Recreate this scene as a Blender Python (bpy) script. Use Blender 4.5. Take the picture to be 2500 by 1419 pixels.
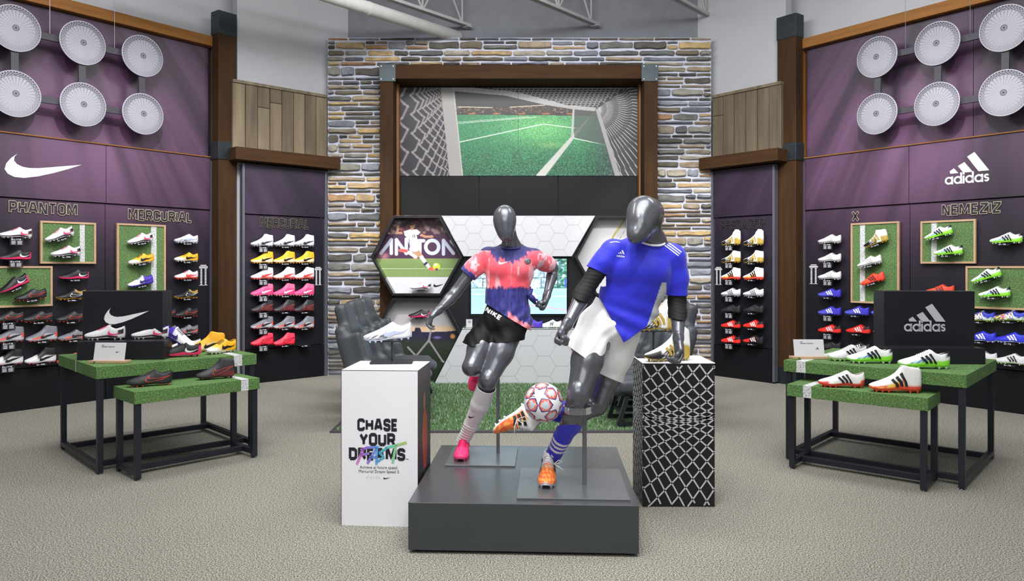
import bpy, bmesh, math, random
import numpy as np
from mathutils import Vector, Matrix
from mathutils.bvhtree import BVHTree
for o in list(bpy.data.objects): bpy.data.objects.remove(o)
SC = bpy.context.scene; COL = SC.collection
PI = math.pi; R = math.radians
random.seed(7); rng = np.random.default_rng(7)
# ---------------------------------------------------------------- camera
F, CX, CY, CH = 1835.0, 1250.0, 650.0, 1.52
cam = bpy.data.objects.new('camera', bpy.data.cameras.new('camera')); COL.objects.link(cam)
cam.location = (0, 0, CH); cam.rotation_euler = (PI/2, 0, 0)
cam.data.sensor_width = 36; cam.data.lens = 36*F/2500; cam.data.shift_y = -(709.5-CY)/2500
cam.data.clip_end = 60
SC.camera = cam
# ---------------------------------------------------------------- world, lights, exposure
SC.view_settings.view_transform = 'Standard'; SC.view_settings.look = 'None'
SC.view_settings.gamma = 1; SC.view_settings.use_curve_mapping = False
SC.view_settings.exposure = 0.22
w = bpy.data.worlds.new('world'); SC.world = w; w.use_nodes = True
w.node_tree.nodes['Background'].inputs[0].default_value = (.93, .95, 1, 1)
w.node_tree.nodes['Background'].inputs[1].default_value = 0.42
def area(loc, tgt, size, power, col=(1, 1, 1), sy=None, spread=180):
    l = bpy.data.lights.new('ceiling_lamp', 'AREA'); l.energy = power; l.color = col
    l.shape = 'RECTANGLE'; l.size = size; l.size_y = sy or size; l.spread = R(spread)
    o = bpy.data.objects.new('ceiling_lamp', l); COL.objects.link(o); o.location = loc
    o.rotation_euler = (Vector(tgt)-Vector(loc)).to_track_quat('-Z', 'Y').to_euler(); return o
def spot(loc, tgt, power, col=(1, 1, 1), ang=50, rad=.06, blend=.6):
    l = bpy.data.lights.new('track_spot', 'SPOT'); l.energy = power; l.color = col
    l.spot_size = R(ang); l.spot_blend = blend; l.shadow_soft_size = rad
    o = bpy.data.objects.new('track_spot', l); COL.objects.link(o); o.location = loc
    o.rotation_euler = (Vector(tgt)-Vector(loc)).to_track_quat('-Z', 'Y').to_euler(); return o
area((0, 3.0, 5.6), (0, 4.6, 0), 4.5, 250, (1, .99, .97), 2.5)
area((0, -1.5, 4.2), (0, 5.5, 1.0), 5.0, 120, (1, 1, 1), 2.0)
area((-3.0, 5.6, 5.4), (-3.6, 7.6, .4), 2.0, 85, (1, 1, 1), 1.2)
area((3.1, 5.6, 5.4), (3.7, 7.5, .4), 2.0, 85, (1, 1, 1), 1.2)
area((0, 7.6, 5.2), (0, 9.9, .6), 3.2, 105, (1, 1, 1), .6)
for sx in (-1, 1):                                   # track heads that light the walls, the stone and the figures
    spot((sx*1.9, 6.9, 4.3), (sx*2.3, 10.5, 1.35), 300, (1, .97, .92), 46)
    spot((sx*2.3, 5.2, 5.0), (sx*4.3, 8.7, 1.2), 330, (1, .97, 1), 62)
    spot((sx*2.0, 6.5, 5.1), (sx*3.1, 9.9, 1.2), 150, (1, .98, 1), 44)
    spot((sx*3.3, 4.4, 5.2), (sx*4.6, 8.4, 3.6), 130, (.95, .85, 1), 46)
    spot((sx*3.4, 7.6, 5.6), (sx*3.75, 9.5, 2.4), 32, (.9, .5, .75), 30)  # violet spot added to tint the timber posts
    spot((sx*1.2, 1.6, 4.8), (sx*.4, 4.4, 1.0), 140, (1, 1, 1), 42, .05)
spot((-.1, 2.2, 5.0), (.3, 4.4, 1.3), 130, (1, 1, 1), 40, .05)
spot((-1.4, 5.2, 5.2), (0, 9.9, 1.4), 120, (1, 1, 1), 40, .05)
spot((1.6, 5.2, 5.2), (0.1, 9.9, 1.4), 120, (1, 1, 1), 40, .05)

# ---------------------------------------------------------------- helpers
def lin(c):
    c = np.asarray(c, float)/255.
    return np.where(c <= .04045, c/12.92, ((c+.055)/1.055)**2.4)
def W(px, py, Y): return Vector(((px-CX)*Y/F, Y, CH-(py-CY)*Y/F))
def fl(px, py, Z=0.0):
    Y = (CH-Z)*F/(py-CY); return Vector(((px-CX)*Y/F, Y, Z))
class Wall:
    """a vertical plane: local x runs left to right, local -y faces the room"""
    def __init__(s, x, y, ang): s.o = Vector((x, y, 0)); s.a = R(ang); s.d = Vector((math.cos(s.a), math.sin(s.a), 0)); s.n = Vector((-math.sin(s.a), math.cos(s.a), 0))
    def hit(s, px, py, off=0.0):
        r = Vector(((px-CX)/F, 1, -(py-CY)/F)); o = s.o+s.n*off
        t = o.dot(s.n)/r.dot(s.n); p = r*t
        return (p-s.o).dot(s.d), p.z+CH
    def pt(s, x, y, z): return s.o+s.d*x+s.n*y+Vector((0, 0, z))
MATS = {}
def mat(key, rgb=(128, 128, 128), rough=.5, metal=0., noise=None, bump=None, coat=0., spec=.5, emit=0., sheen=0., trans=0., attr=False, stretch=None):
    """principled with procedural colour variation and fine relief"""
    if key in MATS: return MATS[key]
    m = bpy.data.materials.new(key); m.use_nodes = True; nt = m.node_tree; N = nt.nodes; L = nt.links
    b = N['Principled BSDF']; c = list(lin(rgb))+[1]
    b.inputs['Base Color'].default_value = c; b.inputs['Roughness'].default_value = rough
    b.inputs['Metallic'].default_value = metal; b.inputs['Specular IOR Level'].default_value = spec
    b.inputs['Coat Weight'].default_value = coat; b.inputs['Sheen Weight'].default_value = sheen
    b.inputs['Transmission Weight'].default_value = trans
    tc = N.new('ShaderNodeTexCoord'); src = tc.outputs['Object']
    if stretch:
        mp = N.new('ShaderNodeMapping'); mp.inputs['Scale'].default_value = stretch; L.new(src, mp.inputs[0]); src = mp.outputs[0]
    base = None
    if attr:
        at = N.new('ShaderNodeAttribute'); at.attribute_name = 'Col'; base = at.outputs['Color']; L.new(base, b.inputs['Base Color'])
    sc, amt = noise or (9, .06)
    t = N.new('ShaderNodeTexNoise'); t.inputs['Scale'].default_value = sc; t.inputs['Detail'].default_value = 5
    L.new(src, t.inputs['Vector'])
    mr = N.new('ShaderNodeMapRange'); mr.inputs[1].default_value = .3; mr.inputs[2].default_value = .7
    mr.inputs[3].default_value = 1-amt; mr.inputs[4].default_value = 1+amt; L.new(t.outputs[0], mr.inputs[0])
    mx = N.new('ShaderNodeMix'); mx.data_type = 'RGBA'; mx.blend_type = 'MULTIPLY'; mx.inputs[0].default_value = 1
    mx.inputs[6].default_value = c
    if base: L.new(base, mx.inputs[6])
    L.new(mr.outputs[0], mx.inputs[7]); L.new(mx.outputs[2], b.inputs['Base Color'])
    if emit:
        L.new(mx.outputs[2], b.inputs['Emission Color']); b.inputs['Emission Strength'].default_value = emit
    if bump:
        bs, bd = bump; t2 = N.new('ShaderNodeTexNoise'); t2.inputs['Scale'].default_value = bs; t2.inputs['Detail'].default_value = 4
        L.new(src, t2.inputs['Vector']); bp = N.new('ShaderNodeBump'); bp.inputs['Strength'].default_value = bd; bp.inputs['Distance'].default_value = .01
        L.new(t2.outputs[0], bp.inputs['Height']); L.new(bp.outputs[0], b.inputs['Normal'])
    MATS[key] = m; return m
def speckle(key, cols, scale, rough=.95, bump=.5, big=None):
    """colour ramp over fine noise: carpet, printed grass"""
    m = mat(key, cols[0][1], rough); nt = m.node_tree; N = nt.nodes; L = nt.links; b = N['Principled BSDF']
    tc = N.new('ShaderNodeTexCoord'); t = N.new('ShaderNodeTexNoise'); t.inputs['Scale'].default_value = scale; t.inputs['Detail'].default_value = 3
    t.inputs['Roughness'].default_value = .7
    L.new(tc.outputs['Object'], t.inputs['Vector']); r = N.new('ShaderNodeValToRGB'); e = r.color_ramp.elements
    while len(e) < len(cols): e.new(.5)
    for k, (p, c) in enumerate(cols): e[k].position = p; e[k].color = list(lin(c))+[1]
    L.new(t.outputs[0], r.inputs[0]); out = r.outputs[0]
    if big:
        t3 = N.new('ShaderNodeTexNoise'); t3.inputs['Scale'].default_value = big[0]; t3.inputs['Detail'].default_value = 3; L.new(tc.outputs['Object'], t3.inputs['Vector'])
        mr = N.new('ShaderNodeMapRange'); mr.inputs[1].default_value = .3; mr.inputs[2].default_value = .7; mr.inputs[3].default_value = 1-big[1]; mr.inputs[4].default_value = 1+big[1]
        L.new(t3.outputs[0], mr.inputs[0]); mx = N.new('ShaderNodeMix'); mx.data_type = 'RGBA'; mx.blend_type = 'MULTIPLY'; mx.inputs[0].default_value = 1
        L.new(out, mx.inputs[6]); L.new(mr.outputs[0], mx.inputs[7]); out = mx.outputs[2]
    L.new(out, b.inputs['Base Color'])
    bp = N.new('ShaderNodeBump'); bp.inputs['Strength'].default_value = bump; bp.inputs['Distance'].default_value = .01
    L.new(t.outputs[0], bp.inputs['Height']); L.new(bp.outputs[0], b.inputs['Normal']); return m
class MB:
    def __init__(s): s.v = []; s.f = []; s.c = []; s.cc = None
    def add(s, vs, fs):
        n = len(s.v); s.v += [tuple(v) for v in vs]; s.f += [tuple(i+n for i in f) for f in fs]
        s.c += [s.cc]*len(vs); return s
    def box(s, x0, x1, y0, y1, z0, z1):
        return s.add([(x0,y0,z0),(x1,y0,z0),(x1,y1,z0),(x0,y1,z0),(x0,y0,z1),(x1,y0,z1),(x1,y1,z1),(x0,y1,z1)],
                     [(0,3,2,1),(4,5,6,7),(0,1,5,4),(1,2,6,5),(2,3,7,6),(3,0,4,7)])
    def prism(s, poly, y0, y1):
        """poly of (x,z), extruded along y"""
        n = len(poly); a = sum(poly[i][0]*poly[(i+1) % n][1]-poly[(i+1) % n][0]*poly[i][1] for i in range(n))
        if a < 0: poly = poly[::-1]
        vs = [(p[0], y0, p[1]) for p in poly]+[(p[0], y1, p[1]) for p in poly]
        return s.add(vs, [tuple(range(n)), tuple(range(2*n-1, n-1, -1))]+[((i+1) % n, i, i+n, (i+1) % n+n) for i in range(n)])
    def tube(s, pts, r, n=8, caps=True, closed=False):
        pts = [Vector(p) for p in pts]; m = len(pts); rr = r if hasattr(r, '__len__') else [r]*m
        vs = []; up = None
        for i, p in enumerate(pts):
            t = (pts[(i+1) % m]-pts[i-1]) if closed else (pts[min(i+1, m-1)]-pts[max(i-1, 0)])
            t.normalize()
            if up is None: up = t.orthogonal().normalized()
            up = (up-t*up.dot(t)).normalized(); w_ = t.cross(up)
            vs += [p+(up*math.cos(2*PI*k/n)+w_*math.sin(2*PI*k/n))*rr[i] for k in range(n)]
        fs = [(i*n+k, i*n+(k+1) % n, (i+1) % m*n+(k+1) % n, (i+1) % m*n+k) for i in range(m if closed else m-1) for k in range(n)]
        if caps and not closed: fs += [tuple(range(n-1, -1, -1)), tuple((m-1)*n+k for k in range(n))]
        return s.add(vs, fs)
    def lathe(s, prof, n=24, c=(0, 0, 0)):
        vs = [(c[0]+r*math.cos(2*PI*k/n), c[1]+r*math.sin(2*PI*k/n), c[2]+z) for r, z in prof for k in range(n)]
        m = len(prof); return s.add(vs, [(i*n+k, i*n+(k+1) % n, (i+1)*n+(k+1) % n, (i+1)*n+k) for i in range(m-1) for k in range(n)]+[tuple(range(n-1, -1, -1)), tuple((m-1)*n+k for k in range(n))])
    def stroke(s, pts, w, fn, closed=False, sub=0):
        """flat ribbon along 2D polyline, mapped by fn(x,y)"""
        P = [np.array(p, float) for p in pts]
        if sub:
            Q = []
            for i in range(len(P) if closed else len(P)-1):
                a, b = P[i], P[(i+1) % len(P)]; k = max(1, int(np.linalg.norm(b-a)/sub))
                Q += [a+(b-a)*j/k for j in range(k)]
            if not closed: Q.append(P[-1])
            P = Q
        m = len(P); vs = []
        for i in range(m):
            a = P[i]-P[i-1] if (closed or i > 0) else P[1]-P[0]; b = P[(i+1) % m]-P[i] if (closed or i < m-1) else a
            a = a/(np.linalg.norm(a)+1e-12); b = b/(np.linalg.norm(b)+1e-12); na = np.array((-a[1], a[0])); nb = np.array((-b[1], b[0]))
            q = na+nb; q = q/max((q@q)/2, .55); q = q if True else q
            vs += [fn(*(P[i]+q*w/2)), fn(*(P[i]-q*w/2))]
        return s.add(vs, [(2*i, 2*i+1, 2*((i+1) % m)+1, 2*((i+1) % m)) for i in range(m if closed else m-1)])
    def poly(s, pts, fn): return s.add([fn(*p) for p in pts], [tuple(range(len(pts)))])
    def strip(s, A, B, fn, k=1):
        """ruled patch between polylines A and B"""
        n = len(A); vs = [fn(*(np.array(A[i])*(1-j/k)+np.array(B[i])*j/k)) for i in range(n) for j in range(k+1)]
        return s.add(vs, [(i*(k+1)+j, i*(k+1)+j+1, (i+1)*(k+1)+j+1, (i+1)*(k+1)+j) for i in range(n-1) for j in range(k)])
    def mesh(s, name='m'):
        me = bpy.data.meshes.new(name); me.from_pydata(s.v, [], s.f)
        if any(c is not None for c in s.c): colattr(me, np.array([c if c is not None else (1, 1, 1) for c in s.c]))
        me.update(); return me
def colattr(me, rgb):
    a = me.color_attributes.new('Col', 'FLOAT_COLOR', 'POINT'); n = len(me.vertices)
    d = np.ones((n, 4), np.float32); d[:, :3] = rgb; a.data.foreach_set('color', d.ravel())
def obj(name, mb, m, parent=None, kind=None, smooth=False, bevel=0, solid=0, sub=0, loc=None, rz=0, label=None):
    me = mb.mesh(name) if isinstance(mb, MB) else mb
    o = bpy.data.objects.new(name, me); COL.objects.link(o); o.parent = parent
    if m and not me.materials: me.materials.append(m)
    if smooth: me.polygons.foreach_set('use_smooth', [True]*len(me.polygons))
    if solid: d = o.modifiers.new('s', 'SOLIDIFY'); d.thickness = solid; d.offset = -1
    if bevel: d = o.modifiers.new('b', 'BEVEL'); d.width = bevel; d.segments = 2; d.limit_method = 'ANGLE'
    if sub: d = o.modifiers.new('u', 'SUBSURF'); d.levels = d.render_levels = sub
    if loc is not None: o.location = loc
    o.rotation_euler.z = rz
    if kind: o['kind'] = kind
    if label: o['label'] = label
    return o
def thing(name, label, cat, loc=(0, 0, 0), rz=0, group=None):
    o = bpy.data.objects.new(name, None); COL.objects.link(o); o.location = loc; o.rotation_euler.z = rz
    o.empty_display_size = .1; return tag(o, label, cat, group)
def tag(o, label, cat, group=None):
    o['label'] = label; o['category'] = cat
    if group: o['group'] = group
    return o
def copy_tree(o, parent=None):
    c = o.copy(); COL.objects.link(c); c.parent = parent
    for ch in o.children: copy_tree(ch, c)
    return c
def struct(name, mb, m, parent=None, **k):
    return obj(name, mb, m, parent, kind=None if parent else 'structure', **k)
# ---------------------------------------------------------------- paint helper for flat prints (photo pixel frame of the print itself)
class Canvas:
    def __init__(s, x0, y0, x1, y1, S=1.0, bg=(0, 0, 0)):
        s.x0, s.y0, s.x1, s.y1, s.S = x0, y0, x1, y1, S
        s.w = int((x1-x0)*S)+1; s.h = int((y1-y0)*S)+1
        s.X, s.Y = np.meshgrid(np.linspace(x0, x1, s.w), np.linspace(y0, y1, s.h))
        s.img = np.zeros((s.h, s.w, 3)); s.img[:] = bg
    def mix(s, a, c): s.img = s.img*(1-a[..., None])+np.asarray(c, float)*a[..., None]
    def line(s, p, q, w, c, w2=None, soft=.6, al=1.):
        p = np.array(p, float); q = np.array(q, float); d = q-p; L2 = d@d+1e-9
        m = max(w, w2 or w)+2
        i0 = max(0, int((min(p[1], q[1])-m-s.y0)*s.S)); i1 = min(s.h, int((max(p[1], q[1])+m-s.y0)*s.S)+2)
        j0 = max(0, int((min(p[0], q[0])-m-s.x0)*s.S)); j1 = min(s.w, int((max(p[0], q[0])+m-s.x0)*s.S)+2)
        if i0 >= i1 or j0 >= j1: return
        X = s.X[i0:i1, j0:j1]; Y = s.Y[i0:i1, j0:j1]
        t = np.clip(((X-p[0])*d[0]+(Y-p[1])*d[1])/L2, 0, 1); D = np.hypot(X-p[0]-t*d[0], Y-p[1]-t*d[1])
        ww = w/2+(((w2 or w)-w)/2)*t; a = np.clip((ww-D)/soft+.5, 0, 1)[..., None]*al
        s.img[i0:i1, j0:j1] = s.img[i0:i1, j0:j1]*(1-a)+np.asarray(c, float)*a
    def path(s, pts, w, c, **k):
        for a, b in zip(pts, pts[1:]): s.line(a, b, w, c, **k)
    def poly(s, pts, c, al=1.):
        ins = np.zeros(s.X.shape, bool); n = len(pts)
        for i in range(n):
            (xa, ya), (xb, yb) = pts[i], pts[(i+1) % n]
            if ya == yb: continue
            ins ^= ((ya > s.Y) != (yb > s.Y)) & (s.X < (xb-xa)*(s.Y-ya)/(yb-ya)+xa)
        s.mix(ins*float(al), c); return ins
    def blob(s, x, y, rx, ry, c, soft=.3, al=1.):
        D = np.hypot((s.X-x)/rx, (s.Y-y)/ry); s.mix(np.clip((1-D)/soft+.5, 0, 1)*al, c)
    def noise(s, amt, cell=1, mask=None):
        n = rng.normal(0, amt, (s.h//cell+2, s.w//cell+2)); n = np.kron(n, np.ones((cell, cell)))[:s.h, :s.w]
        s.img = s.img*(1+(n if mask is None else n*mask)[..., None])
    def build(s, name, m, fn, parent=None, clip=None, **k):
        """fn(px,py)->local point ; clip = polygon in the same frame"""
        iy, ix = np.mgrid[0:s.h-1, 0:s.w-1]; a = (iy*s.w+ix).ravel(); q = np.stack([a, a+s.w, a+s.w+1, a+1], 1)
        if clip is not None:
            cx = (s.X[:-1, :-1]+s.X[1:, 1:])/2; cy = (s.Y[:-1, :-1]+s.Y[1:, 1:])/2; ins = np.zeros(cx.shape, bool); n = len(clip)
            for i in range(n):
                (xa, ya), (xb, yb) = clip[i], clip[(i+1) % n]
                if ya == yb: continue
                ins ^= ((ya > cy) != (yb > cy)) & (cx < (xb-xa)*(cy-ya)/(yb-ya)+xa)
            q = q[ins.ravel()]
        p00, p10, p01 = (np.array(fn(s.x0, s.y0)), np.array(fn(s.x1, s.y0)), np.array(fn(s.x0, s.y1)))
        U = ((s.X-s.x0)/(s.x1-s.x0)).ravel()[:, None]; V = ((s.Y-s.y0)/(s.y1-s.y0)).ravel()[:, None]
        P = p00+(p10-p00)*U+(p01-p00)*V; rgb = lin(np.clip(s.img, 0, 255)).reshape(-1, 3)
        used = np.unique(q); mp = -np.ones(len(P), int); mp[used] = np.arange(len(used))
        me = npmesh(name, P[used], mp[q]); colattr(me, rgb[used]); return obj(name, me, m, parent, **k)
def npmesh(name, P, Q):
    me = bpy.data.meshes.new(name); me.vertices.add(len(P)); me.vertices.foreach_set('co', np.asarray(P, np.float32).ravel())
    k = Q.shape[1]; me.loops.add(Q.size); me.loops.foreach_set('vertex_index', Q.astype(np.int32).ravel())
    me.polygons.add(len(Q)); me.polygons.foreach_set('loop_start', np.arange(0, Q.size, k, dtype=np.int32))
    me.update(calc_edges=True); me.validate(); return me
PRINT = mat('printed_graphic', (255, 255, 255), .45, attr=True, noise=(4, .01))
# ---------------------------------------------------------------- lettering
FONT = {
 'A': (.72, [[(0, 0), (.25, 1), (.47, 1), (.72, 0)], [(.13, .3), (.59, .3)]]),
 'C': (.6, [[(.6, .72), (.6, .88), (.48, 1), (.12, 1), (0, .88), (0, .12), (.12, 0), (.48, 0), (.6, .12), (.6, .28)]]),
 'D': (.6, [[(0, 0), (0, 1), (.42, 1), (.6, .84), (.6, .16), (.42, 0), (0, 0)]]),
 'E': (.5, [[(.5, 1), (0, 1), (0, 0), (.5, 0)], [(0, .5), (.44, .5)]]),
 'F': (.5, [[(.5, 1), (0, 1), (0, 0)], [(0, .5), (.42, .5)]]),
 'G': (.6, [[(.6, .75), (.6, .88), (.48, 1), (.12, 1), (0, .88), (0, .12), (.12, 0), (.48, 0), (.6, .12), (.6, .45), (.34, .45)]]),
 'H': (.62, [[(0, 0), (0, 1)], [(.62, 0), (.62, 1)], [(0, .5), (.62, .5)]]),
 'I': (.0, [[(0, 0), (0, 1)]]),
 'K': (.55, [[(0, 0), (0, 1)], [(.55, 1), (.05, .48)], [(.15, .58), (.58, 0)]]),
 'L': (.45, [[(0, 1), (0, 0), (.45, 0)]]),
 'M': (.85, [[(0, 0), (0, 1), (.12, 1), (.425, .2), (.73, 1), (.85, 1), (.85, 0)]]),
 'N': (.62, [[(0, 0), (0, 1), (.1, 1), (.52, 0), (.62, 0), (.62, 1)]]),
 'O': (.62, [[(0, .14), (0, .86), (.14, 1), (.48, 1), (.62, .86), (.62, .14), (.48, 0), (.14, 0), (0, .14), (0, .3)]]),
 'P': (.55, [[(0, 0), (0, 1), (.42, 1), (.55, .88), (.55, .52), (.42, .4), (0, .4)]]),
 'R': (.58, [[(0, 0), (0, 1), (.44, 1), (.58, .88), (.58, .56), (.44, .44), (0, .44)], [(.36, .44), (.6, 0)]]),
 'S': (.55, [[(.55, .74), (.55, .88), (.43, 1), (.12, 1), (0, .88), (0, .64), (.1, .54), (.45, .46), (.55, .36), (.55, .12), (.43, 0), (.12, 0), (0, .12), (0, .26)]]),
 'T': (.62, [[(0, 1), (.62, 1)], [(.31, 1), (.31, 0)]]),
 'U': (.6, [[(0, 1), (0, .14), (.14, 0), (.46, 0), (.6, .14), (.6, 1)]]),
 'X': (.62, [[(0, 0), (.62, 1)], [(0, 1), (.62, 0)]]),
 'Y': (.66, [[(0, 1), (.33, .42), (.66, 1)], [(.33, .42), (.33, 0)]]),
 'Z': (.58, [[(0, 1), (.58, 1), (.58, .88), (0, .12), (0, 0), (.58, 0)]]),
 '.': (.0, [[(0, 0), (0, .06)]]), ' ': (.25, []),
 '1': (.1, [[(.1, 0), (.1, 1), (0, .9)]]), '3': (.5, [[(0, 1), (.5, .9), (.5, .6), (.2, .52), (.5, .44), (.5, .1), (0, 0)]]),
}
def circ(cx, cy, r, n=20, a0=0., a1=2*PI): return [(cx+r*math.cos(a0+(a1-a0)*k/n), cy+r*math.sin(a0+(a1-a0)*k/n)) for k in range(n+1)]
def text_w(t, th, gap): return sum(FONT[c][0]+th+gap for c in t)-gap
def text(mb, t, fn, x0, y0, w, h, th=.22, gap=.12, grow=0., sub=0):
    """block lettering scaled to the box w x h ; grow widens every stroke (a halo for outlined letters)"""
    k = w/text_w(t, th, gap); x = 0
    g = lambda X, Y: fn(x0+X*k, y0+Y*h)
    for c in t:
        cw, ss = FONT[c]
        for s_ in ss:
            P = [(x+th/2+p[0], th/2+p[1]*(1-th)) for p in s_]
            if grow:
                for e, f_ in ((0, 1), (-1, -2)):
                    a = np.array(P[e]); b = np.array(P[f_]); d = (a-b)/np.linalg.norm(a-b); P[e] = tuple(a+d*grow)
            mb.stroke(P, th+2*grow, g, sub=sub)
        x += cw+th+gap
def swoosh(fn, mb, x0, y0, L, H, n=14):
    """hooked tick mark: fat hook at the left, thin tail rising to the right"""
    up = [(.155, 1.0), (.12, .86), (.115, .70), (.15, .56), (.22, .47), (.30, .44), (.42, .47), (.55, .54), (.72, .64), (.88, .73), (1.0, .80)]
    lo = [(.155, 1.0), (.08, .80), (.02, .55), (.0, .30), (.04, .12), (.12, .01), (.24, .0), (.42, .12), (.62, .32), (.82, .56), (1.0, .80)]
    up = [(x0+a*L, y0+b*H) for a, b in up]; lo = [(x0+a*L, y0+b*H) for a, b in lo]
    mb.strip(lo, up, fn, 2)
def three_bars(fn, mb, x0, y0, w, h, k=2):
    """three slanted bars rising to the right, cut by a horizontal base"""
    bars = [((.0, .13), (.13, .27), (.27, .0), (.02, .0)), ((.25, .36), (.45, .54), (.70, .0), (.42, .0)), ((.53, .80), (.75, 1.0), (1.18, .0), (.87, .0))]
    for q in bars:
        P = [(x0+p[0]/1.18*w, y0+p[1]*h) for p in q]; mb.strip([P[0], P[3]], [P[1], P[2]], fn, k)
def lower_word(fn, mb, x0, y0, w, h, grow=0):
    """the lowercase word adidas: rings and stems"""
    s = w/5.55; rr = .37*s; th = .21*s
    y = y0+rr+th/2; x = x0
    def ring(cx): mb.stroke(circ(cx, y, rr, 18)[:-1], th, fn, closed=True)
    def stem(cx, t): mb.stroke([(cx, y0), (cx, y0+t)], th, fn)
    hh = 2*rr+th; tall = hh*1.42
    for c in 'adidas':
        if c in 'ad': ring(x+rr+th/2); stem(x+2*rr+th/2, hh if c == 'a' else tall); x += 2*rr+th+.06*s
        elif c == 'i': stem(x+th/2, hh*.98); mb.stroke([(x+th/2, y0+hh*1.12), (x+th/2, y0+tall)], th, fn); x += th+.06*s
        else:
            c1 = circ(x+rr*.8, y+rr*.48, rr*.50, 8, R(20), R(270)); c2 = circ(x+rr*.8, y-rr*.48, rr*.50, 8, R(90), R(-160)); mb.stroke(c1+c2[1:], th*.9, fn); x += 2*rr
# ================================================================ THE ROOM
WHITE = mat('wall_white', (178, 180, 184), .9, noise=(1.2, .03), bump=(60, .08))
TIMBER = mat('dark_stained_timber', (60, 39, 18), .75, noise=(3, .22), bump=(30, .2), stretch=(6, 6, .5), spec=.25)
TIMBERH = mat('dark_stained_timber_beam', (62, 39, 17), .75, noise=(3, .22), bump=(30, .2), stretch=(.5, 6, 6), spec=.25)
AMBER = mat('amber_timber', (140, 94, 44), .5, noise=(3, .2), stretch=(.5, 6, 6), spec=.25)
AMBERV = mat('amber_timber_post', (140, 94, 44), .5, noise=(3, .2), stretch=(6, 6, .5))
STEEL = mat('blackened_steel', (58, 66, 70), .42, metal=.7, noise=(5, .15), bump=(8, .05))
BOLT = mat('bolt_steel', (120, 122, 126), .3, metal=1)
BLACK = mat('satin_black', (24, 27, 33), .45, noise=(3, .05))
NAVY = mat('charcoal_laminate', (15, 17, 22), .5, noise=(2, .04), spec=.25)
STD = mat('grey_slotted_standard', (120, 122, 134), .4, metal=.6)
carpet = speckle('carpet', [(.38, (54, 52, 48)), (.46, (128, 125, 115)), (.54, (168, 165, 153)), (.62, (216, 213, 200))], 130, .97, 1., big=(.8, .05))
b = MB(); b.add([(-9, -2.5, 0), (9, -2.5, 0), (9, 12.5, 0), (-9, 12.5, 0)], [(0, 1, 2, 3)])
struct('floor', b, carpet)
b = MB(); b.box(-9, 9, -2.5, 12.5, 6.6, 6.7); struct('ceiling', b, mat('ceiling_grey', (150, 151, 156), .9))
b = MB(); b.box(-3.0, 3.6, 10.82, 10.95, 0, 6.6); struct('wall_back', b, mat('back_wall_white', (124, 126, 133), .9, bump=(60, .08)))
b = MB(); b.box(-9, 9, -2.6, -2.5, 0, 6.6); struct('wall_front', b, WHITE)
LW = Wall(-5.28, 7.75, 51.7)          # main left display wall
RW = Wall(3.767, 9.67, -53.35)        # main right display wall
LN = Wall(-3.28, 9.77, 43.0)          # narrow left bay
RN = Wall(2.81, 10.43, -51.0)         # narrow right bay

def at(wall, name, mb, m, parent=None, **k):
    return obj(name, mb, m, parent, loc=None if parent else wall.o, rz=0 if parent else wall.a, **k)
def sbox(wall, name, m, x0, x1, y0, y1, z0, z1, parent=None, **k):
    return at(wall, name, MB().box(x0, x1, y0, y1, z0, z1), m, parent, **k)
# white walls behind the displays
sbox(LW, 'wall_left', WHITE, -4.5, 2.9, .16, .3, 0, 6.6, kind='structure')
sbox(LN, 'wall_left_rear', WHITE, -.24, 1.48, .14, .28, 0, 6.6, kind='structure')
sbox(RW, 'wall_right', WHITE, -.4, 6.6, .16, .3, 0, 6.6, kind='structure')
sbox(RN, 'wall_right_rear', WHITE, -.62, 1.0, .14, .28, 0, 6.6, kind='structure')

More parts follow.
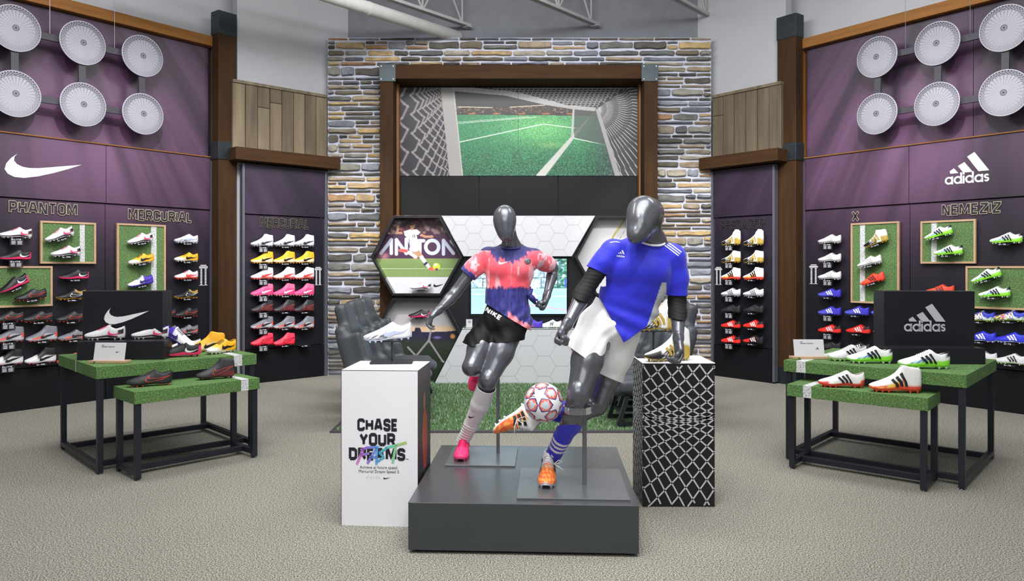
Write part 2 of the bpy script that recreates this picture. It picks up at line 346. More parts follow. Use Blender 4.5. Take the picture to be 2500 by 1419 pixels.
# ---- display panels, purple light painted into their colour
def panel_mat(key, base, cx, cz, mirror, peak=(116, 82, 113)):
    """satin black laminate, violet light rays and their glow painted into the colour (object coordinates of the wall)"""
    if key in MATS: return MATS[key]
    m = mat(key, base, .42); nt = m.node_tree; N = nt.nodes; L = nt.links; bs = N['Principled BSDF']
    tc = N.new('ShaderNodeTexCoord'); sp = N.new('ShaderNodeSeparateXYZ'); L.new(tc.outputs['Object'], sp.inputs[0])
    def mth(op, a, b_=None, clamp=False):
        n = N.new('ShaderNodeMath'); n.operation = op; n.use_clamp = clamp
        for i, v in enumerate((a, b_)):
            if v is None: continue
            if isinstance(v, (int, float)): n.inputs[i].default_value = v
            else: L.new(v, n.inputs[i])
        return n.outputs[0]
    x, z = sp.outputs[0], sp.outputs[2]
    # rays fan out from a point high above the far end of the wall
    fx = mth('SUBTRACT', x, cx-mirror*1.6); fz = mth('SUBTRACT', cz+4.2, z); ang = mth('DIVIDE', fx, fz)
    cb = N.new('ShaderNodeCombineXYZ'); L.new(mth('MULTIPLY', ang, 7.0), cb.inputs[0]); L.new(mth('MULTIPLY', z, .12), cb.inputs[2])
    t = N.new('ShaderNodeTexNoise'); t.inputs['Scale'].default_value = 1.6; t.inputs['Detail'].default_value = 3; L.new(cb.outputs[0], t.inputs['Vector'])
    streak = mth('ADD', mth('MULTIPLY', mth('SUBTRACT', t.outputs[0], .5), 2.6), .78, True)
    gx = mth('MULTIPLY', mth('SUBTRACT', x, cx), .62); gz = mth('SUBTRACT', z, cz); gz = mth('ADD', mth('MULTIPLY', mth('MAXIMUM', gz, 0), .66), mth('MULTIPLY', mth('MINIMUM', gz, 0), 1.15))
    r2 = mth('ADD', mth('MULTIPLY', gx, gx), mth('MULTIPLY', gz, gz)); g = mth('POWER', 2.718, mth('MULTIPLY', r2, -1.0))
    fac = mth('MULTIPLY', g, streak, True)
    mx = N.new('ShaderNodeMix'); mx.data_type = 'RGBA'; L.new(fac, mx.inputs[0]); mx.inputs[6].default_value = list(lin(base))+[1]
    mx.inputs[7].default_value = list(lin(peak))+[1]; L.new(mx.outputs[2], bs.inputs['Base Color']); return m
PL = panel_mat('painted_ray_laminate_left', (21, 22, 31), 1.35, 2.85, 1)
PR = panel_mat('painted_ray_laminate_right', (21, 22, 31), .95, 2.85, -1)
PNL = panel_mat('painted_ray_laminate_narrow_left', (17, 20, 28), -.55, 2.5, 1, (72, 52, 78))
PNR = panel_mat('painted_ray_laminate_narrow_right', (17, 20, 28), 1.35, 2.6, -1, (64, 46, 70))
GOLD = mat('pale_gold_outline', (222, 212, 172), .5, emit=.0)
WGR = mat('white_graphic', (238, 239, 243), .5)
DARKLET = mat('charcoal_lettering', (34, 27, 40), .5)

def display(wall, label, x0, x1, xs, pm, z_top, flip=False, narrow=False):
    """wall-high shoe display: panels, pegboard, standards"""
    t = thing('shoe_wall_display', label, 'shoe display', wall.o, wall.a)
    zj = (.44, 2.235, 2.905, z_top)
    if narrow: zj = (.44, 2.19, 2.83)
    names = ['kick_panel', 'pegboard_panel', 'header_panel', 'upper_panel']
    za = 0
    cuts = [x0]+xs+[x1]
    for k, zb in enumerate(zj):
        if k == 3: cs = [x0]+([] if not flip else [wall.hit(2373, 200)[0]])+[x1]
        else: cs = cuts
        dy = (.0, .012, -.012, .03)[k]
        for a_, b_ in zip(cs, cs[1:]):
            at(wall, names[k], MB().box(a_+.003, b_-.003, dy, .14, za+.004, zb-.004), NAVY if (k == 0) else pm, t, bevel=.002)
        za = zb
    for xx in ([x0-.035, x1+.005] if narrow else ([x1+.004] if not flip else [x0-.03])):
        m_ = MB().box(xx, xx+.03, -.02, .06, .02, (zj[2] if narrow else 2.9))
        for q in range(int(zj[2]/.05)): m_.box(xx+.01, xx+.02, -.023, -.019, .05+q*.05, .075+q*.05)
        at(wall, 'slotted_standard', m_, STD, t)
    # peg holes
    h = MB(); k = 0
    zz = .52
    while zz < zj[1]-.3:
        xx = x0+.06
        while xx < x1-.04:
            h.add([(xx+.006*math.cos(a*PI/3), dy*0+.0105, zz+.006*math.sin(a*PI/3)) for a in range(6)], [(5, 4, 3, 2, 1, 0)]); xx += .1
        zz += .1
    at(wall, 'peg_hole', h, BLACK, t, kind='stuff')
    return t
XL, XR = LW.hit(-60, 700)[0]-1.2, LW.hit(512, 700)[0]
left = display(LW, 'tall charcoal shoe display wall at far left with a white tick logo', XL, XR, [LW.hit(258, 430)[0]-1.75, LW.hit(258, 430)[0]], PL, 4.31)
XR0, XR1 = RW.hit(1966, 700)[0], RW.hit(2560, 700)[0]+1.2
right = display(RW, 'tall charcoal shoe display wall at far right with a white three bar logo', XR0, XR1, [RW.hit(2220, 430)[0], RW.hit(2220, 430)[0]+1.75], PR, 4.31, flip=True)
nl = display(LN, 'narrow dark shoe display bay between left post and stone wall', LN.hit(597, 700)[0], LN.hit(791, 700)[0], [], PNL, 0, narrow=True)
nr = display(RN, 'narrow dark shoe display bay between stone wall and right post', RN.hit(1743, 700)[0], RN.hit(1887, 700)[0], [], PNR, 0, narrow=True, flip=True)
# ledges, timber around the display walls
def timber(wall, name, label, m, *bx, cat='beam', bev=.006, m2=None):
    o = sbox(wall, name, m, *bx, bevel=bev); return tag(o, label, cat)
timber(LW, 'timber_beam', 'amber timber beam running along the top of the left display wall', AMBER, XL-1, 2.32, -.06, .14, 4.31, 4.435)
timber(RW, 'timber_beam', 'amber timber beam running along the top of the right display wall', AMBER, .0, XR1+1, -.06, .14, 4.31, 4.435)
sbox(LW, 'ledge_trim', AMBER, XL, XR, -.03, .0, 2.9, 2.912, left); sbox(RW, 'ledge_trim', AMBER, XR0, XR1, -.03, .0, 2.9, 2.912, right)
sbox(LW, 'edge_trim', AMBERV, XR+.05, XR+.068, -.02, .12, 0, 4.31, left); sbox(LW, 'reveal_panel', BLACK, XR+.0, XR+.05, .05, .12, 0, 4.31, left)
sbox(RW, 'edge_trim', AMBERV, XR0-.05, XR0-.032, -.05, .12, 0, 4.31, right)
def post(wall, x0, x1, label):
    t = thing('timber_post', label, 'post', wall.pt((x0+x1)/2, -.05, 0), wall.a); hx = (x1-x0)/2
    obj('shaft', MB().box(-hx, hx, -.145, .02, .2, 4.5), TIMBER, t, bevel=.006)
    for nm, za, zb, e in (('top_cap', 4.45, 4.745, .006), ('steel_band', 2.87, 3.1, .01), ('base_shoe', 0, .22, .01)):
        p = obj(nm, MB().box(-hx-e, hx+e, -.145-e, .025, za, zb), STEEL, t, bevel=.003)
        for sx_ in (-1, 1):
            for zz in (za+.035, zb-.035):
                obj('bolt', MB().tube([(sx_*(hx-.03), -.145-e-.006, zz), (sx_*(hx-.03), -.145-e, zz)], .008, 8), BOLT, p)
                obj('bolt', MB().tube([(-(hx+e)-.006, -.06+sx_*.05, zz), (hx+e+.006, -.06+sx_*.05, zz)], .008, 8), BOLT, p)
post(LW, 2.32, 2.563, 'dark timber post with steel cap and band left of the stone wall')
post(RW, -.273, -.003, 'dark timber post with steel cap and band right of the stone wall')
# beams over the narrow bays, plank panels above
def header(wall, pa, pb, label):
    a_ = wall.hit(*pa, -.16)[0]; b_ = wall.hit(*pb, -.16)[0]
    tag(at(wall, 'header_beam', MB().box(a_, b_, -.16, .13, 2.86, 3.02), TIMBERH, bevel=.006), label, 'beam')
header(LN, (576, 390), (831, 400), 'dark timber header beam over the narrow left shoe bay')
header(RN, (1706, 400), (1898, 390), 'dark timber header beam over the narrow right shoe bay')
PLK = mat('weathered_plank', (118, 105, 84), .7, noise=(2.2, .35), bump=(25, .3), stretch=(5, 5, .5))
def planks(wall, x0, x1, n, label, seed):
    t = thing('plank_cladding', label, 'wood cladding', wall.pt(0, 0, 0), wall.a); rr = random.Random(seed)
    e = [x0+(x1-x0)*k/n for k in range(n+1)]
    for k in range(n):
        d = rr.uniform(0, .006); cut = rr.choice([None, None, rr.uniform(3.2, 3.75)])
        for za, zb in ([(3.03, 3.86)] if not cut else [(3.03, cut-.003), (cut+.003, 3.86)]):
            m_ = mat('weathered_plank_%d' % (rr.randrange(4)), rr.choice([(126, 112, 90), (104, 92, 74), (136, 120, 92), (112, 102, 86)]), .7, noise=(2.2, .3), bump=(25, .3), stretch=(5, 5, .5))
            obj('plank', MB().box(e[k]+.004, e[k+1]-.004, .03-d, .12, za, zb), m_, t, bevel=.003)
    obj('cap_strip', MB().box(x0, x1, .01, .13, 3.862, 3.9), PLK, t)
planks(LN, LN.hit(570, 300)[0], LN.hit(801, 300)[0], 8, 'grey brown vertical wood planks above the left header beam', 3)
planks(RN, RN.hit(1736, 300)[0], RN.hit(1905, 300)[0], 6, 'grey brown vertical wood planks above the right header beam', 5)

# ---- ledgestone wall
MORTAR = mat('pale_mortar', (196, 199, 214), .95, noise=(20, .08), bump=(70, .5))
SYs = 10.5
sx = lambda px: (px-CX)*SYs/F
X0, XA, XB, X1 = sx(800), sx(930), sx(1603), sx(1736)
ZT = 1.52+558*SYs/F; ZM = 1.52+488*SYs/F
scol = [tuple(int(np.mean(c_)*.34+v*.66)*1.08 for v in c_) for c_ in [(104, 104, 100), (90, 92, 92), (112, 116, 130), (124, 128, 142), (136, 122, 98), (150, 130, 100), (176, 142, 92), (186, 150, 88), (108, 96, 76), (82, 78, 70), (132, 128, 118), (158, 146, 124), (96, 88, 74), (170, 122, 74), (92, 96, 108)]]
smats = [mat('ledgestone_%d' % i, c_, .85, noise=(9, .28), bump=(22, .9)) for i, c_ in enumerate(scol)]
def stone(parent, x0, x1, z0, z1, rr, y=0.):
    w_, h_ = x1-x0, z1-z0; d = rr.uniform(.02, .055); rd = min(h_*.42, .035)
    def j(a): return rr.uniform(-a, a)
    n = max(2, int(w_/.11)); P = []
    for k in range(n+1): P.append((x0+rd*.6+(w_-1.2*rd)*k/n, z0+abs(j(h_*.20))))
    P += [(x1-abs(j(.006)), z0+rd*.7+j(.004)), (x1-abs(j(.006)), z1-rd*.7+j(.004))]
    for k in range(n, -1, -1): P.append((x0+rd*.6+(w_-1.2*rd)*k/n, z1-abs(j(h_*.22))))
    P += [(x0+abs(j(.006)), z1-rd*.7+j(.004)), (x0+abs(j(.006)), z0+rd*.7+j(.004))]
    m = len(P); cx, cz = (x0+x1)/2, (z0+z1)/2; vs = []
    for (dx, dz, yy) in ((0, 0, y+.03), (0, 0, y-d*.65), (.009, .009, y-d)):
        for p in P:
            a = p[0]+(dx if p[0] < cx else -dx); c_ = p[1]+(dz if p[1] < cz else -dz)
            vs.append((a, yy+(j(.006) if dx else 0), c_))
    vs.append((cx+j(w_*.2), y-d-.004+j(.004), cz))
    fs = [(i+r*m, (i+1) % m+r*m, (i+1) % m+(r+1)*m, i+(r+1)*m) for r in (0, 1) for i in range(m)]+[(2*m+i, 2*m+(i+1) % m, 3*m) for i in range(m)]
    obj('stone', MB().add(vs, fs), rr.choice(smats), parent)
def stones(parent, x0, x1, z0, z1, seed, ox, oz):
    rr = random.Random(seed); z = z0; g = .016
    while z < z1-.03:
        h_ = min(rr.choice([.05, .06, .075, .09, .11, .13]), z1-z)
        if z1-z-h_ < .045: h_ = z1-z
        x = x0-rr.uniform(0, .12)
        while x < x1-.02:
            l_ = rr.uniform(.2, .62) if h_ < .1 else rr.uniform(.16, .52)
            xe = min(x+l_, x1)
            if x1-xe < .07: xe = x1
            xs_ = max(x, x0)
            if xe-xs_ > .04:
                if h_ > .095 and rr.random() < .42:
                    s_ = z+h_*rr.uniform(.4, .6); xm = xs_+(xe-xs_)*rr.uniform(.35, .65) if xe-xs_ > .26 else xe
                    stone(parent, xs_-ox+g/2, xe-ox-g/2, z-oz+g/2, s_-oz-g/2, rr)
                    stone(parent, xs_-ox+g/2, xm-ox-g/2, s_-oz+g/2, z+h_-oz-g/2, rr)
                    if xm < xe-.05: stone(parent, xm-ox+g/2, xe-ox-g/2, s_-oz+g/2, z+h_-oz-g/2, rr)
                else: stone(parent, xs_-ox+g/2, xe-ox-g/2, z-oz+g/2, z+h_-oz-g/2, rr)
            x = xe if xe < x1 else x1
        z += h_
for nm, a_, b_, c_, d_, sd in (('wall_stone_left', X0, XA, 0, ZM, 1), ('wall_stone_right', XB, X1, 0, ZM, 2), ('wall_stone_top', X0, X1, ZM, ZT, 3)):
    ww = obj(nm, MB().box(0, b_-a_, 0, .3, 0, d_-c_), MORTAR, kind='structure', loc=(a_, SYs, c_))
    stones(ww, a_, b_, c_, d_, sd, a_, c_)

# ---- big timber frame around the mural
YF = 10.3; fx = lambda px: (px-CX)*YF/F; fz = lambda py: CH-(py-CY)*YF/F
t = thing('mural_frame', 'heavy dark timber frame with steel corner plates around the pitch mural', 'frame', (fx(1266), YF, 0))
ox = fx(1266)
for s_, (a_, b_) in ((-1, (927, 960)), (1, (1573, 1606))):
    obj('post', MB().box(fx(a_)-ox, fx(b_)-ox, 0, .3, 0, fz(192)), TIMBER, t, bevel=.006)
obj('lintel', MB().box(fx(927)-ox, fx(1606)-ox, 0, .5, fz(192), fz(158)), TIMBERH, t, bevel=.006)
for a_, b_ in ((926, 966), (1566, 1607)):
    p = obj('corner_plate', MB().box(fx(a_)-ox, fx(b_)-ox, -.012, .0, fz(199), fz(157)), STEEL, t, bevel=.002)
    for xx in (fx(a_)-ox+.03, fx(b_)-ox-.03):
        for zz in (fz(199)+.03, fz(157)-.03): obj('bolt', MB().tube([(xx, -.02, zz), (xx, -.01, zz)], .009, 8), BOLT, p)
YM = 10.78; gx = lambda px: (px-CX)*YM/F; gz = lambda py: CH-(py-CY)*YM/F
for a_, b_ in ((971, 978), (1555, 1561)): obj('inner_trim', MB().box(gx(a_)-ox, gx(b_)-ox, .3, .5, 0, gz(205)), AMBERV, t)
# black cladding below the mural
t = thing('black_wall_cladding', 'three flush black panels under the football pitch mural', 'wall panel', (gx(1266), YM, 0))
for a_, b_ in ((978, 1170), (1170, 1362), (1362, 1555)): obj('panel', MB().box(gx(a_)-gx(1266)+.005, gx(b_)-gx(1266)-.005, -.03, .0, 1.0, gz(431)), NAVY, t, bevel=.002)

# ---- mural
C = Canvas(978, 215, 1555, 430, 1.0, (44, 42, 50)); K = C.X*0
GR = (176, 172, 172)
C.poly([(1100, 225), (1560, 225), (1560, 292), (1100, 292)], (58, 58, 60))
C.poly([(1110, 262), (1480, 256), (1480, 285), (1110, 282)], (62, 50, 46))
for k in range(420):
    x, y = rng.uniform(1112, 1470), rng.uniform(262, 278); C.line((x, y), (x+rng.uniform(0, 3), y), .9, rng.choice([(230, 200, 170), (120, 90, 70), (160, 130, 110)]), al=.8)
C.line((1118, 262), (1200, 264), 2, (250, 236, 215), al=.8); C.line((1245, 263), (1330, 258), 2, (250, 236, 215), al=.8)
for k in range(12): C.line((1115+k*30, 279), (1130+k*30, 279), 3, (176, 104, 74) if k % 2 else (40, 42, 44))
pm = C.poly([(1110, 281), (1480, 284), (1556, 430), (1120, 430)], (56, 138, 92)) | C.poly([(1470, 284), (1556, 284), (1556, 430), (1470, 430)], (70, 120, 92))
d = np.exp(-((C.X-1320)/95)**2-((C.Y-315)/45)**2); C.mix(d*.65*pm, (140, 220, 130))
sh = np.clip((C.Y-330)/100, 0, 1)*pm; C.mix(sh*.65, (20, 70, 50)); C.mix(np.clip((C.X-1420)/100, 0, 1)*pm*.8, (66, 72, 74))
C.noise(.34, 1, sh); C.noise(.22, 2, sh); C.noise(.10, 2, pm*1.)
for p, q, w_ in (((1112, 303), (1310, 287), 1.2), ((1112, 300), (1290, 286), .9), ((1122, 348), (1326, 304), 2.2), ((1326, 304), (1412, 315), 2), ((1402, 339), (1476, 354), 2)): C.line(p, q, w_, (225, 236, 226))
C.line((1318, 432), (1437, 289), 19, (205, 205, 200), w2=3, soft=1.5)
C.line((1400, 268), (1396, 336), 5, (190, 190, 188)); C.blob(1345, 355, 26, 7, (190, 215, 120), 1.5, .35)
# far side net and posts
C.poly([(1402, 268), (1456, 268), (1478, 356), (1402, 336)], (84, 88, 88), .75)
C.poly([(1456, 262), (1556, 215), (1556, 430), (1504, 430), (1478, 356)], (64, 64, 68))
for k in range(26):                       # right net: fine lines fan out of the corner
    a = R(-32+k*4.6); p = np.array((1455., 268.)); L_ = 230; pts = []
    for j in range(14):
        r = 6+L_*(j/13.)**1.3; pts.append((p[0]+r*math.cos(a)+(3 if j % 2 else -1)*r/90, p[1]+r*math.sin(a)+(2.5 if j % 2 else -2.5)*r/90))
    if a < R(78):
        for u, (p_, q_) in enumerate(zip(pts, pts[1:])): C.line(p_, q_, .8+u*.16, (205, 205, 208) if u % 2 == 0 else (150, 150, 154), al=.9)
C.line((1458, 270), (1508, 432), 8, (168, 166, 166), w2=13)
C.poly([(1108, 215), (1150, 215), (1270, 226), (1385, 256), (1455, 262), (1452, 273), (1400, 268), (1335, 258), (1230, 234), (1108, 224)], (178, 176, 176))
C.poly([(1190, 215), (1530, 215), (1458, 264), (1385, 258), (1270, 228)], (40, 40, 44))
for r_ in range(10):
    yy = 214+r_*5.2
    for k in range(60):
        x = 1190+k*11+(5 if r_ % 2 else 0)+r_*14
        if x < 1530-r_*8 and (x-1190)*.20+214 > yy-6: C.path([(x-5, yy), (x-2, yy-2.4), (x+3, yy-2.4), (x+6, yy), (x+3, yy+2.6)], .9, (206, 206, 208))
# near side net on the left, big zigzag cells
for k in range(13):
    u = 1-(k/12.)**.62; x0_ = 985+108*(1-u**1.15); amp = 1.5+10*u; st = 5+21*u; y = 205.; pts = []; s_ = 1
    while y < 445: pts.append((x0_+amp*s_+(y-215)*.17*(1-u), y)); y += st*(1.1 if s_ > 0 else .55); pts.append((x0_+amp*s_*-.2+(y-215)*.17*(1-u), y)); s_ = -s_; y += st*.25
    C.path(pts, 1.4+4*u, (170, 162, 164), soft=.8+3.2*u, al=.9)
C.poly([(1076, 213), (1109, 213), (1131, 432), (1098, 432)], (166, 162, 160)); C.line((1107, 215), (1130, 432), 2, (200, 198, 196))
C.line((1265, 215), (1265, 430), .8, (60, 70, 64))
t = thing('pitch_mural', 'large printed mural of a football pitch seen through a goal net', 'mural', (gx(1266), YM-.03, gz(430)))
obj('backing_board', MB().box(gx(978)-gx(1266), gx(1555)-gx(1266), 0, .03, .0, gz(215)-gz(430)), BLACK, t)
C.build('print', PRINT, lambda x, y: (gx(x)-gx(1266), -.002, gz(y)-gz(430)), t)

# ---- roof trusses and duct
TR = mat('truss_grey', (176, 177, 176), .6, metal=.1)
for k, (px, py) in enumerate(((1143, 66), (1455, 63), (1733, 44))):
    e = W(px, py, 10.75); d = Vector((-.66, -.75, 0)).normalized(); L_ = 4.5
    t = thing('roof_truss', ('leftmost pale steel roof truss beside the round duct', 'middle pale steel roof truss above the stone wall', 'rightmost pale steel roof truss near the white right wall')[k], 'truss', e, math.atan2(d.y, d.x), 'roof trusses over the stone wall')
    obj('bottom_chord', MB().box(-.02, L_, -.045, -.01, 0, .04).box(-.02, L_, .01, .045, 0, .04), TR, t)
    obj('top_chord', MB().box(-.02, L_, -.045, -.01, .62, .66).box(-.02, L_, .01, .045, .62, .66), TR, t)
    for q in range(6):
        x = .12+q*.75
        for a_, b_ in (((x, .02), (x+.37, .64)), ((x+.37, .64), (x+.75, .02)), ((x, .02), (x, .64))):
            if a_[0] > L_-.2: continue
            obj('web_bar', MB().tube([(a_[0], 0, a_[1]), (min(b_[0], L_), 0, b_[1])], .013, 6), TR, t)
    obj('end_plate', MB().box(-.03, .06, -.06, .06, -.015, .0), TR, t)
e = W(1122, 92, 10.7); d = Vector((-.66, -.75, 0)).normalized()
t = thing('ventilation_duct', 'round white ventilation duct running up to the left under the roof', 'duct', e, math.atan2(d.y, d.x))
obj('pipe', MB().tube([(-.0, 0, 0), (.04, 0, 0), (5, 0, 0)], [.05, .085, .085], 24), mat('duct_white', (206, 206, 204), .55), t, smooth=True)
for q in (1.6, 3.2): obj('joint_ring', MB().tube([(q, 0, 0), (q+.03, 0, 0)], .089, 24), mat('duct_white'), t)

# ---- turf mat
t = thing('turf_mat', 'green artificial turf mat with dark edging in front of the white honeycomb fixture', 'turf', (0, 0, 0))
TX0, TX1, TY0, TY1 = -1.62, 1.78, 6.9, 9.78
obj('backing', MB().box(TX0, TX1, TY0, TY1, 0, .012), speckle('turf_base', [(.3, (34, 62, 30)), (.6, (84, 124, 70)), (.75, (140, 168, 128))], 120, .9, .5), t)
obj('edge_strip', MB().box(TX0-.04, TX1+.04, TY0-.06, TY0, 0, .016).box(TX0-.04, TX0, TY0, TY1, 0, .016).box(TX1, TX1+.04, TY0, TY1, 0, .016), mat('dark_edging', (70, 68, 74), .7), t)
n = 90000; bx_ = rng.uniform(TX0, TX1, n); by_ = rng.uniform(TY0, TY1, n); hh = rng.uniform(.014, .034, n); a = rng.uniform(0, 2*PI, n); wd = rng.uniform(.002, .0035, n)
lx, ly = rng.normal(0, .009, n), rng.normal(0, .009, n)
P = np.zeros((n, 3, 3)); P[:, 0] = np.stack([bx_-wd*np.cos(a), by_-wd*np.sin(a), np.full(n, .01)], 1); P[:, 1] = np.stack([bx_+wd*np.cos(a), by_+wd*np.sin(a), np.full(n, .01)], 1); P[:, 2] = np.stack([bx_+lx, by_+ly, .01+hh], 1)
me = npmesh('grass', P.reshape(-1, 3), np.arange(3*n).reshape(n, 3))
cc = lin(np.array([(98, 138, 84), (76, 116, 64), (132, 162, 118), (206, 218, 200), (58, 92, 50)])[rng.choice(5, n, p=[.30, .22, .22, .16, .1])])  # palest blades put white glints into the turf colour
colattr(me, np.repeat(cc, 3, 0)); obj('grass', me, mat('grass_blades', (255, 255, 255), .5, attr=True), t, kind='stuff')
# ================================================================ SHOES
def interp(t, tab): return float(np.interp(t, [a for a, _ in tab], [b for _, b in tab]))
WT = [(0, .010), (.03, .024), (.08, .033), (.15, .041), (.3, .047), (.45, .041), (.6, .035), (.75, .035), (.88, .034), (.95, .027), (.985, .017), (1, .009)]
ZB = [(0, .030), (.06, .022), (.12, .018), (.3, .014), (.6, .020), (.8, .016), (1, .020)]
TOPS = {
 'low': [(0, .044), (.04, .054), (.12, .064), (.25, .078), (.4, .098), (.52, .118), (.60, .134), (.64, .136), (.68, .118), (.78, .100), (.86, .102), (.94, .118), (.98, .124), (1, .112)],
 'high': [(0, .044), (.04, .054), (.12, .064), (.25, .080), (.4, .104), (.50, .128), (.57, .154), (.63, .178), (.70, .178), (.80, .168), (.90, .164), (.96, .160), (1, .148)],
 'tall': [(0, .044), (.04, .052), (.12, .060), (.25, .076), (.4, .100), (.52, .128), (.62, .158), (.72, .190), (.80, .214), (.86, .212), (.93, .188), (.98, .160), (1, .146)],
}
TOPS['low'] = [(a, .022+(b_-.022)*.84) for a, b_ in TOPS['low']]; TOPS['high'] = [(a, .022+(b_-.022)*.93) for a, b_ in TOPS['high']]
SL = .30
class Shoe:
    def __init__(s, kind): s.k = kind; s.top = TOPS[kind]; s.open = {'low': .60, 'high': .58, 'tall': .60}[kind]
    def p(s, t, q, side, off=0.):
        w_ = interp(t, WT); zb, zt = interp(t, ZB), interp(t, s.top)
        g = max(0, min(1, (t-s.open)/.07))*min(1, (1.0-t)/.05 if t > .95 else 1)*w_*.62
        if s.k != 'low' and q > .6: pass
        lean = 1-.18*max(0, (zt-.11)/.1)*q*(t > .5)
        prof = (1-max(0, (q-.12)/.88)**2.3)**.62 if q > .12 else .86+.14*math.sin(q/.12*PI/2)
        y = g+(w_*lean-g)*prof; z = zb+(zt-zb)*q
        x = (t-.5)*SL+(.012*q if t > .9 else 0)-(.010*q*q*(t-.9)/.1 if t > .9 else 0)
        return Vector((x, side*(y+off), z+off*(.6 if q > .6 else 0)))
SHOES = {}
UPM = mat('shoe_upper', (255, 255, 255), .48, attr=True, noise=(60, .05), bump=(260, .12))
TS = [0, .012, .03, .055, .09, .13, .18, .23, .29, .35, .41, .46, .50, .54, .57, .60, .63, .66, .70, .74, .79, .84, .88, .92, .95, .97, .985, 1]
QS = [0, .06, .14, .25, .38, .5, .62, .73, .83, .91, .97, 1.]
def shoe(style, kind, col, sole, logo=None, lcol=(0, 0, 0), lace=None, stud=None, outline=None):
    """build the prototype of one colourway ; col(t,q) -> sRGB"""
    sh = Shoe(kind); nq = len(QS)
    root = bpy.data.objects.new('football_boot', None)
    P = []; Cc = []
    for t in TS:
        for side in (-1, 1):
            for q in (QS if side < 0 else QS[::-1]):
                P.append(sh.p(t, q, side)); Cc.append(col(t, q))
    m = 2*nq; Fs = []
    for i in range(len(TS)-1):
        for j in range(m):
            if j == nq-1 and TS[i] >= sh.open+.0: continue
            if j == m-1:      # bottom
                Fs.append((i*m+m-1, i*m, (i+1)*m, (i+1)*m+m-1)); continue
            Fs.append((i*m+j, i*m+j+1, (i+1)*m+j+1, (i+1)*m+j))
    # ring order: left bottom..top, right top..bottom
    mb = MB(); mb.v = [tuple(p) for p in P]; mb.f = Fs
    # caps at toe and heel
    mb.f.append(tuple(range(m-1, -1, -1))); mb.f.append(tuple((len(TS)-1)*m+j for j in range(m)))
    mb.c = [None]*len(mb.v); me = mb.mesh('upper'); colattr(me, lin(np.array(Cc)))
    bm = bmesh.new(); bm.from_mesh(me); bmesh.ops.recalc_face_normals(bm, faces=bm.faces); bm.to_mesh(me); bm.free()
    up = obj('upper', me, UPM, root, smooth=True, solid=.0028)
    if kind == 'low' or lace:
        lm = mat('lace_%d_%d_%d' % tuple(lace or lcol), lace or lcol, .7)
        lb = MB()
        for k in range(6):
            t = .37+k*.037
            lb.tube([sh.p(t, .86, -1, .003), sh.p(t+.006, .97, -1, .004), sh.p(t+.01, .97, 1, .004), sh.p(t+.016, .86, 1, .003)], .0022, 5)
        obj('laces', lb, lm, root, smooth=True)
    # collar lining seen in the opening
    if kind == 'low':
        lb = MB(); n = 0
        for t in (.62, .66, .7, .76, .82, .88, .93, .97):
            a = sh.p(t, .9, -1, -.004); b_ = sh.p(t, .9, 1, -.004); a.z -= .012; b_.z -= .012; lb.v += [tuple(a), tuple(b_)]; lb.c += [None]*2; n += 1
        lb.f = [(2*i, 2*i+1, 2*i+3, 2*i+2) for i in range(n-1)]
        obj('insole', lb, mat('insole_dark', (58, 56, 60), .8), root)
    sm = mat('sole_%d_%d_%d' % tuple(sole), sole, .35, coat=.2)
    sb = MB(); n = len(TS)
    for t in TS:
        w_ = interp(t, WT)*.93; z = interp(t, ZB); x = (t-.5)*SL
        for (yy, zz) in ((-w_, z+.010), (-w_*.9, z-.005), (w_*.9, z-.005), (w_, z+.010)): sb.v.append((x, yy*1.05 if zz > z else yy, zz)); sb.c.append(None)
    sb.f = [(i*4+j, i*4+(j+1) % 4, (i+1)*4+(j+1) % 4, (i+1)*4+j) for i in range(n-1) for j in range(4)]+[(3, 2, 1, 0), tuple(4*(n-1)+j for j in range(4))]
    obj('sole_plate', sb, sm, root, smooth=False)
    st = mat('stud_%d_%d_%d' % tuple(stud or sole), stud or sole, .35)
    tb = MB()
    for t, y in ((.13, -.6), (.13, .6), (.24, -.8), (.24, .8), (.36, -.8), (.36, .8), (.78, -.7), (.78, .7), (.92, -.65), (.92, .65)):
        w_ = interp(t, WT); z = interp(t, ZB)-.004; tb.lathe([(.0045, -z), (.0085, 0)], 8, ((t-.5)*SL, y*w_, z))
    obj('studs', tb, st, root, kind='stuff')
    if logo:
        gm = mat('logo_%d_%d_%d' % tuple(lcol), lcol, .45); gb = MB()
        for side in (-1, 1):
            fn = lambda a, b_, sd=side: tuple(sh.p(a, b_, sd, .0042))
            if logo == 'tick': swoosh(fn, gb, .42, .16 if kind == 'low' else .12, .52, .58 if kind == 'low' else .44)
            elif logo == 'small': swoosh(fn, gb, .62, .2, .33, .42)
            elif logo == 'line':
                up_ = [(.155, 1.0), (.12, .8), (.15, .56), (.30, .44), (.55, .54), (1.0, .80)]; lo_ = [(.02, .6), (.0, .30), (.12, .01), (.3, .02), (.62, .32), (1.0, .80)]
                pts = [(.42+a*.52, .16+b_*.55) for a, b_ in lo_[::-1]+up_]; gb.stroke(pts, .022, fn)
            elif logo == 'bars':
                for k in range(3):
                    t0 = .40+k*.085; gb.strip([(t0+.10, .16), (t0+.08, .36), (t0+.035, .56), (t0, .74)], [(t0+.155, .16), (t0+.135, .36), (t0+.085, .56), (t0+.05, .74)], fn, 2)
            elif logo == 'N':
                gb.stroke([(.5, .25), (.53, .7)], .03, fn); gb.stroke([(.53, .7), (.6, .25)], .03, fn); gb.stroke([(.6, .25), (.63, .7)], .03, fn)
        obj('side_logo', gb, gm, root)
    SHOES[style] = root; return root
def cm(a, b, f): f = max(0., min(1., f)); return tuple(a[i]*(1-f)+b[i]*f for i in range(3))
def h2(t, q, a=37., b=23.): v = math.sin(t*a*7.1+q*b*3.7)*43758.5453; return v-math.floor(v)
